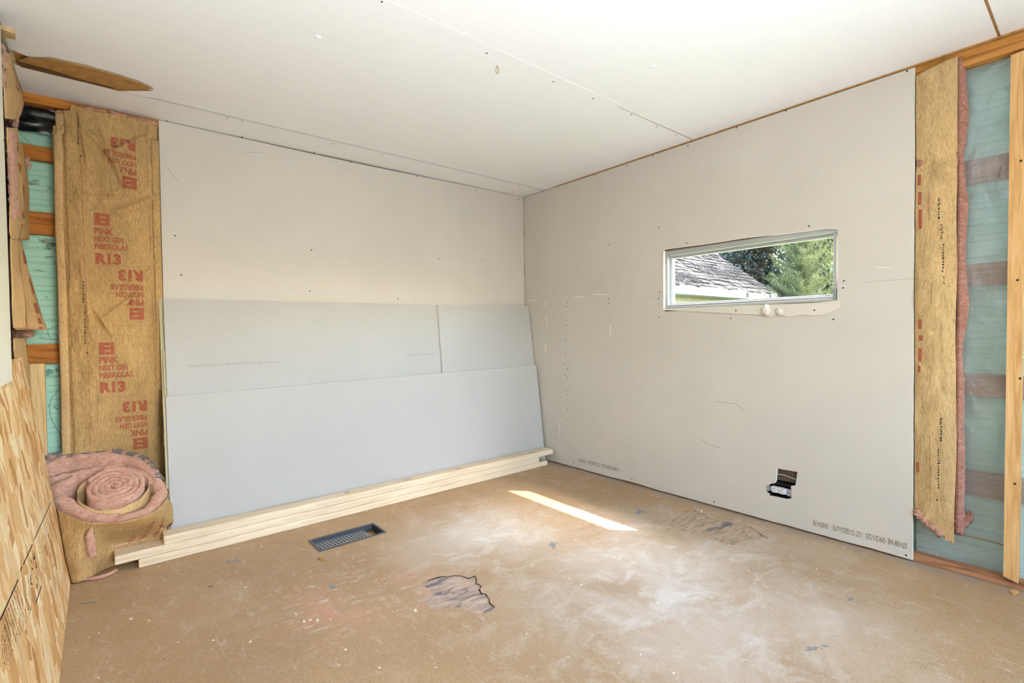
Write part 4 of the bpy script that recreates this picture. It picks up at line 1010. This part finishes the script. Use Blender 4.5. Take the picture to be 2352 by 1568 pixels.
# ------------------------------------------------------------------ strand board
OA = Vector((-2.806, 0, .0)); OB = Vector((-2.931, 0, .945))
def osb(y, z): return Vector((lerp(OA.x, OB.x, z / .945), y, z))
loop = [osb(-.272, .001), osb(-.272, .946)] + [osb(lerp(-.3, -2.7, i / 12), .946 + .004 * nz(i)) for i in range(13)] + [osb(-2.7, .001)]
nO = Vector((-.945, 0, -.125)).normalized()
sb = plate('strand_board', loop, nO * .011, m_osb, m_osbE); tag(sb, 'oriented strand board panel leaning on the left side wall with a black diagonal stamp', 'board')
def OP(px, py, d=.0008): return hitp(px, py, OA, nO) - nO * d
V, F = [], []
def stroke(a, b, w):
    p, q = OP(*a), OP(*b); n = (q - p).cross(nO).normalized() * w; n0 = len(V); V.extend([p - n, p + n, q + n, q - n]); F.append((n0, n0 + 1, n0 + 2, n0 + 3))
for a, b in [((117, 1152), (78, 1239)), ((74, 1250), (53, 1296)), ((50, 1301), (46, 1311)), ((41, 1331), (0, 1424)), ((95, 1345), (82, 1384))]: stroke(a, b, .0022)
for a, b in [((75, 1252), (95, 1342)), ((46, 1312), (69, 1422)), ((20, 1400), (36, 1475)), ((35, 1350), (55, 1440)), ((76, 1362), (79, 1384)), ((60, 1294), (64, 1312))]: stroke(a, b, .0010)
def rows(q, nr, nc, w0, skip=.25):
    A_, B_, C_, D_ = [Vector(x) for x in q]
    for r in range(nr):
        u = (r + .5) / nr
        for c in range(nc):
            if random.random() < skip: continue
            v = (c + random.random() * .5) / nc
            p = (A_.lerp(B_, u)).lerp(D_.lerp(C_, u), v); e = (A_.lerp(B_, u)).lerp(D_.lerp(C_, u), v + .55 / nc)
            j = Vector((random.uniform(-.7, .7), random.uniform(-.4, .4))); stroke(tuple(p), tuple(e + j), w0 * random.uniform(.8, 1.8))
rows([(117, 1165), (80, 1242), (100, 1322), (133, 1232)], 9, 26, .0012)
rows([(52, 1325), (78, 1385), (68, 1418), (62, 1400)], 3, 14, .0013)
rows([(40, 1340), (2, 1425), (26, 1500), (66, 1420)], 9, 30, .0014)
rows([(12, 1430), (0, 1465), (8, 1540), (28, 1500)], 5, 18, .0016)
for s in [((77, 1272), (80, 1280)), ((80, 1280), (77, 1284)), ((77, 1284), (75, 1276)), ((81, 1290), (84, 1298)), ((84, 1298), (82, 1304)), ((85, 1308), (86, 1322)), ((70, 1320), (70, 1340)), ((70, 1340), (74, 1342)), ((82, 1322), (83, 1328)), ((86, 1326), (88, 1334)), ((85, 1340), (83, 1352)), ((70, 1284), (73, 1296)), ((72, 1304), (75, 1308)), ((121, 1295), (121, 1305))]: stroke(s[0], s[1], .0028)
o = raw('stamp_marks', V, F, m_ink, sb); o['kind'] = 'stuff'

# ------------------------------------------------------------------ floor register
fr = thing('floor_register', 'dark grey plastic floor vent sunk into the floor in front of the lumber', 'vent')
def rim_(x0, x1, y0, y1, w, z0, z1, m, nm):
    out = [(x0 - w, y0 - w), (x1 + w, y0 - w), (x1 + w, y1 + w), (x0 - w, y1 + w)]; inn = [(x0, y0), (x1, y0), (x1, y1), (x0, y1)]
    return plate(nm, [Vector((a, b, z1)) for a, b in out], (0, 0, z0 - z1), m, m, fr, holes=[[Vector((a, b, z1)) for a, b in inn]])
rim_(VX0 + .006, VX1 - .006, VY0 + .006, VY1 - .006, .010, .0006, .0045, m_metal, 'rim')
rim_(VX0 + .006, VX1 - .006, VY0 + .006, VY1 - .006, .0025, -.045, .0006, m_metalD, 'pan_wall')
gx0, gx1, gy0, gy1 = VX0 + .006, VX1 - .058, VY0 + .006, VY1 - .006
ncx, ncy = 31, 11; V = []; F = []
xs = [gx0 + (gx1 - gx0) * t for t in [0, .03] + [.03 + .94 * (i + (.14 if i % 2 else 0)) / 29.14 for i in range(1, 30)] + [1]]
ys = [gy0 + (gy1 - gy0) * t for t in [0, .05] + [.05 + .90 * (i + (.45 if i % 2 else 0)) / 9.45 for i in range(1, 10)] + [1]]
for y in ys:
    for x in xs: V.append((x, y, -.003 - .015 * (y - gy0) / (gy1 - gy0)))
nx = len(xs)
for j in range(len(ys) - 1):
    for i in range(nx - 1):
        if 1 <= i < nx - 2 and 1 <= j < len(ys) - 2 and i % 2 == 1 and j % 2 == 1 and 1 <= j <= 9: continue
        F.append((j * nx + i, j * nx + i + 1, (j + 1) * nx + i + 1, (j + 1) * nx + i))
o = raw('grille', V, F, m_metalL, fr); o.modifiers.new('s', 'SOLIDIFY').thickness = .002
box('duct_floor', (VX0 - .01, VY0 - .01, -.130), (VX1 + .01, VY1 + .01, -.120), m_black, fr)
box('damper_plate', (gx1 + .004, gy0 + .03, -.034), (VX1 - .012, gy1 - .01, -.030), m_plate, fr, .001)
rim_(VX0 - .004, VX1 + .004, VY0 - .004, VY1 + .004, .003, -.12, -.045, m_black, 'duct')
base(fr, ((VX0 + VX1) / 2, (VY0 + VY1) / 2, -.06))
tag(tube('curled_thread', [hit(x, y, 2, .0) + Vector((0, 0, -.006)) for x, y in [(795, 1239), (797, 1242), (796, 1244), (799, 1247), (800, 1247)]], .0016, m_pink), 'short pink scrap lying on the floor vent grille', 'scrap')

# ------------------------------------------------------------------ small loose things
hk = thing('ceiling_hook', 'small brass hook hanging from the white ceiling near the middle joint', 'hook')
p = hit(1142, 151, 2, 2.126)
tube('hook_shank', [p + Vector((0, 0, .004)), p + Vector((0, 0, -.010))], .0022, m_brass, hk, 8)
tube('hook_loop', [p + Vector((.006 * math.sin(t) * _r.x, .006 * math.sin(t) * _r.y, -.010 - .011 * (1 - math.cos(t)))) for t in [i * 2 * math.pi / 14 for i in range(13)]], .0015, m_brass, hk, 6)
base(hk, p)
def stick(name, a, b, r, m, label, cat):
    p, q = hit(*a, 2, r), hit(*b, 2, r)
    tag(tube(name, [p, p.lerp(q, .5) + Vector((0, 0, .0006)), q], r, m, None, 6), label, cat)
nl = thing('nail', 'loose grey nail on the floor near the strand board', 'nail')
p, q = hit(187, 1385, 2, .002), hit(221, 1382, 2, .002)
tube('shank', [p, q], [.0018, .0012], m_metalL, nl, 8); d = (p - q).normalized(); tube('head', [p, p + d * .002], .0040, m_metalL, nl, 10); base(nl, p)
stick('wood_splinter', (1571, 1173), (1585, 1172), .0022, m_girtL, 'orange wood splinter at the edge of the brown torn patch', 'splinter')
stick('wood_splinter', (478, 1347), (489, 1345), .0022, m_slat, 'short dark splinter on the bare floor left of the vent', 'splinter')
o = plate('wood_chip', [hit(x, y, 2, .0006) for x, y in [(729, 1282), (736, 1281), (742, 1279), (747, 1288), (738, 1288), (736, 1284)]], (0, 0, .003), m_fiber); tag(o, 'torn brown chip on the floor just below the vent', 'chip')
o = plate('wood_chip', [hit(x, y, 2, .0006) for x, y in [(2318, 1358), (2332, 1356), (2340, 1361), (2328, 1366)]], (0, 0, .005), m_stud); tag(o, 'small golden wood chip on the floor near the right stud', 'chip')

# ------------------------------------------------------------------ outside
gm = N('lawn', (70, 92, 44), .9); gm.col(gm.ramp(gm.noise(3, 6), [(.3, (52, 74, 34)), (.7, (88, 104, 56))]))
gr = raw('ground', [(.2, -40, -.85), (80, -40, -.85), (80, 40, -.85), (.2, 40, -.85)], [(0, 1, 2, 3)], gm.m); gr['kind'] = 'structure'
m_shing = N('weathered_shingle', (138, 132, 124), .95, spec=.1)
m_shing.col(m_shing.ramp(m_shing.noise(7, 6, .7), [(.3, (34, 31, 28)), (.55, (46, 43, 40)), (.75, (54, 51, 47))])); m_shing = m_shing.m
m_shing2 = N('dark_shingle', (34, 31, 29), .95, spec=.1).m
m_moss = N('dry_moss', (112, 96, 66), 1.); m_moss.col(m_moss.ramp(m_moss.noise(20, 4), [(.35, (26, 19, 13)), (.65, (36, 28, 20))])); m_moss = m_moss.m
m_fasc = N('painted_fascia', (98, 100, 100), .7).m
m_cw = N('pale_yellow_wall', (104, 98, 76), .8).m
nh = thing('neighbour_house', 'low outbuilding with mossy weathered shingle roof seen through the window', 'building')
EX0, EX1, EY, EZ, PT = 3.2, 8.35, 1.45, 1.77, .74
RY = 4.6; 
def rf_(x, y, d=0.): return Vector((x, y - d * .6, EZ + (y - EY) * PT + d))
# roof body, then shingle tabs in courses on it
V = [rf_(EX0, EY, -.04), rf_(EX1, EY, -.04), rf_(EX1, RY, -.04), rf_(EX0, RY, -.04)]
plate('roof_deck', V, (0, 0, -.05), m_shing2, parent=nh)
V, F, MI = [], [], []
course = .115; y = EY - .03; r = 0
while y < RY:
    x = EX0 - random.random() * .3
    while x < EX1:
        w = random.uniform(.13, .30); x1 = min(x + w - .012, EX1); xa = max(x, EX0)
        if x1 > xa:
            t = random.uniform(.012, .034); ya = y + random.uniform(-.018, .018) ; yb = y + course + .03
            A_ = [rf_(xa, ya, t), rf_(x1, ya + random.uniform(-.02, .02), t * random.uniform(.6, 1.2)), rf_(x1, yb, .0), rf_(xa, yb, .0), rf_(xa, ya, -.03), rf_(x1, ya, -.03)]
            n0 = len(V); V += A_; F += [(n0, n0 + 1, n0 + 2, n0 + 3), (n0 + 4, n0 + 5, n0 + 1, n0), (n0 + 1, n0 + 5, n0 + 2), (n0, n0 + 3, n0 + 4)]; k_ = 1 if random.random() < .12 else 0; MI += [k_] * 4
        x += w
    y += course; r += 1
o = raw('shingle', V, F, [m_shing, m_shing2], nh, MI); o['kind'] = 'stuff'
V, F = [], []
for i in range(900):
    x = random.uniform(EX0, EX1); y = EY + random.random() ** 1.2 * 2.6
    if nz(x * 1.1, y * 2.4, 3) < .0: continue
    for j in range(12):
        c = rf_(x + random.gauss(0, .12), y + random.gauss(0, .05), .035); s = random.uniform(.008, .022); n0 = len(V)
        V += [c + Vector((s, 0, 0)), c + Vector((-s * .5, s * .8, .01)), c + Vector((-s * .5, -s * .8, 0)), c + Vector((0, 0, s * 1.1))]; F += [(n0, n0 + 1, n0 + 3), (n0 + 1, n0 + 2, n0 + 3), (n0 + 2, n0, n0 + 3)]
o = raw('moss', V, F, m_moss, nh); o['kind'] = 'stuff'
box('fascia', (EX0, EY - .045, EZ - .165), (EX1 + .02, EY - .02, EZ - .012), m_fasc, nh, .003)
box('soffit', (EX0, EY - .02, EZ - .165), (EX1, EY + .28, EZ - .145), m_fasc, nh)
box('side_wall', (EX0 + .2, EY + .28, -.85), (EX1 - .25, EY + .36, EZ - .146), m_cw, nh)
box('gable_wall', (EX1 - .33, EY + .30, -.85), (EX1 - .25, RY, EZ - .1), m_cw, nh)
for x in (7.0, 8.0): box('rafter_tail', (x - .05, EY - .052, EZ - .14), (x + .03, EY - .0455, EZ - .05), m_shing2, nh)
base(nh, (5.8, 3, -.85))
def leafm(n, a, b, c=None):
    k = N(n, a, .7, spec=.3); k.col(k.ramp(k.noise(1.3, 5, .7), [(.3, a), (.5, c or a), (.7, b)]))
    k.b.inputs['Roughness'].default_value = .6
    tl = k.n('ShaderNodeBsdfTranslucent'); mx = k.n('ShaderNodeMixShader'); mx.inputs[0].default_value = .35
    tl.inputs[0].default_value = (*lin(b), 1); out = k.t.nodes['Material Output']
    k.l(k.b.outputs[0], mx.inputs[1]); k.l(tl.outputs[0], mx.inputs[2]); k.l(mx.outputs[0], out.inputs[0]); return k.m
m_pineleaf = leafm('pine_needles', (56, 66, 38), (82, 86, 52))
m_pineleaf2 = leafm('bright_leaves', (84, 86, 46), (108, 106, 62))
m_darkleaf = leafm('dark_leaves', (26, 32, 28), (42, 49, 40))
m_midleaf = leafm('mid_leaves', (38, 46, 34), (60, 66, 46))
m_bark = N('bark', (96, 76, 58), .9).m
def conifer(loc, H, R, m, label):
    t = thing('conifer_tree', label, 'tree'); L = Vector(loc)
    tube('trunk', [L, L + Vector((.03, .02, H * .5)), L + Vector((0, 0, H))], [.05, .03, .006], m_bark, t, 8)
    V, F = [], []
    z = .5
    while z < H:
        k = max(.08, 1 - z / H); n = 9
        for i in range(n):
            a = random.uniform(0, 6.28); Lb = R * (k ** .75) * random.uniform(.75, 1.15); b0 = L + Vector((0, 0, z)); d = Vector((math.cos(a), math.sin(a), random.uniform(.25, .6)))
            steps = int(Lb / .05) + 2
            for s in range(steps):
                f = s / steps; p = b0 + d * (Lb * f) + Vector((0, 0, .12 * f * f))
                for q in range(16 if f < .35 else 10):
                    dd = (d.normalized() * .8 + Vector((random.uniform(-1, 1), random.uniform(-1, 1), random.uniform(-.6, 1)))).normalized(); l_ = random.uniform(.07, .14); w = dd.cross(Vector((.3, .2, 1))).normalized() * .0045
                    n0 = len(V); V += [p - w, p + w, p + dd * l_]; F.append((n0, n0 + 1, n0 + 2))
        z += .12
    o = raw('foliage', V, F, m, t); o['kind'] = 'stuff'; base(t, L); return t
def broad(loc, H, R, m, label, n=7000, lf=.07, th=.55):
    t = thing('leafy_tree', label, 'tree'); L = Vector(loc)
    tube('trunk', [L, L + Vector((.1, .05, H * .5)), L + Vector((0, 0, H * .85))], [.16, .10, .03], m_bark, t, 8)
    V, F = [], []
    cl = [(Vector((random.uniform(-R, R) * .8, random.uniform(-R, R) * .8, H * random.uniform(.12, .98))), random.uniform(.35, .75) * R * .6) for _ in range(60)]
    for i in range(n):
        c, r_ = random.choice(cl); d = Vector((random.gauss(0, 1), random.gauss(0, 1), random.gauss(0, 1))).normalized() * r_ * random.uniform(.6, 1.05)
        p = L + c + d; a = Vector((random.uniform(-1, 1), random.uniform(-1, 1), random.uniform(-1, 1))).normalized(); b = a.cross(Vector((.2, .5, 1))).normalized(); s = lf * random.uniform(.5, 1.2)
        n0 = len(V); V += [p - a * s, p - b * s * .45, p + a * s, p + b * s * .45]; F.append((n0, n0 + 1, n0 + 2, n0 + 3))
    o = raw('foliage', V, F, m, t); o['kind'] = 'stuff'; base(t, L); return t
conifer((5.9, .02, -.85), 4.3, 1.0, m_pineleaf, 'bright green pine sapling in front of the right end of the outbuilding roof')
broad((10.8, .10, -.85), 5.2, 1.5, m_pineleaf2, 'yellow-green leafy tree behind the pine, at the right of the window view', 20000, .075)
broad((15.5, 3.9, -.85), 7.0, 2.6, m_darkleaf, 'dark tree just behind the roof ridge, leftmost in the window view', 42000, .11)
broad((16.5, 1.2, -.85), 6.4, 2.4, m_darkleaf, 'dark tree in the middle of the window view behind the pine', 42000, .10)
broad((15.0, -1.6, -.85), 7.0, 2.2, m_midleaf, 'mid green tree at the far right of the window view', 40000, .10)
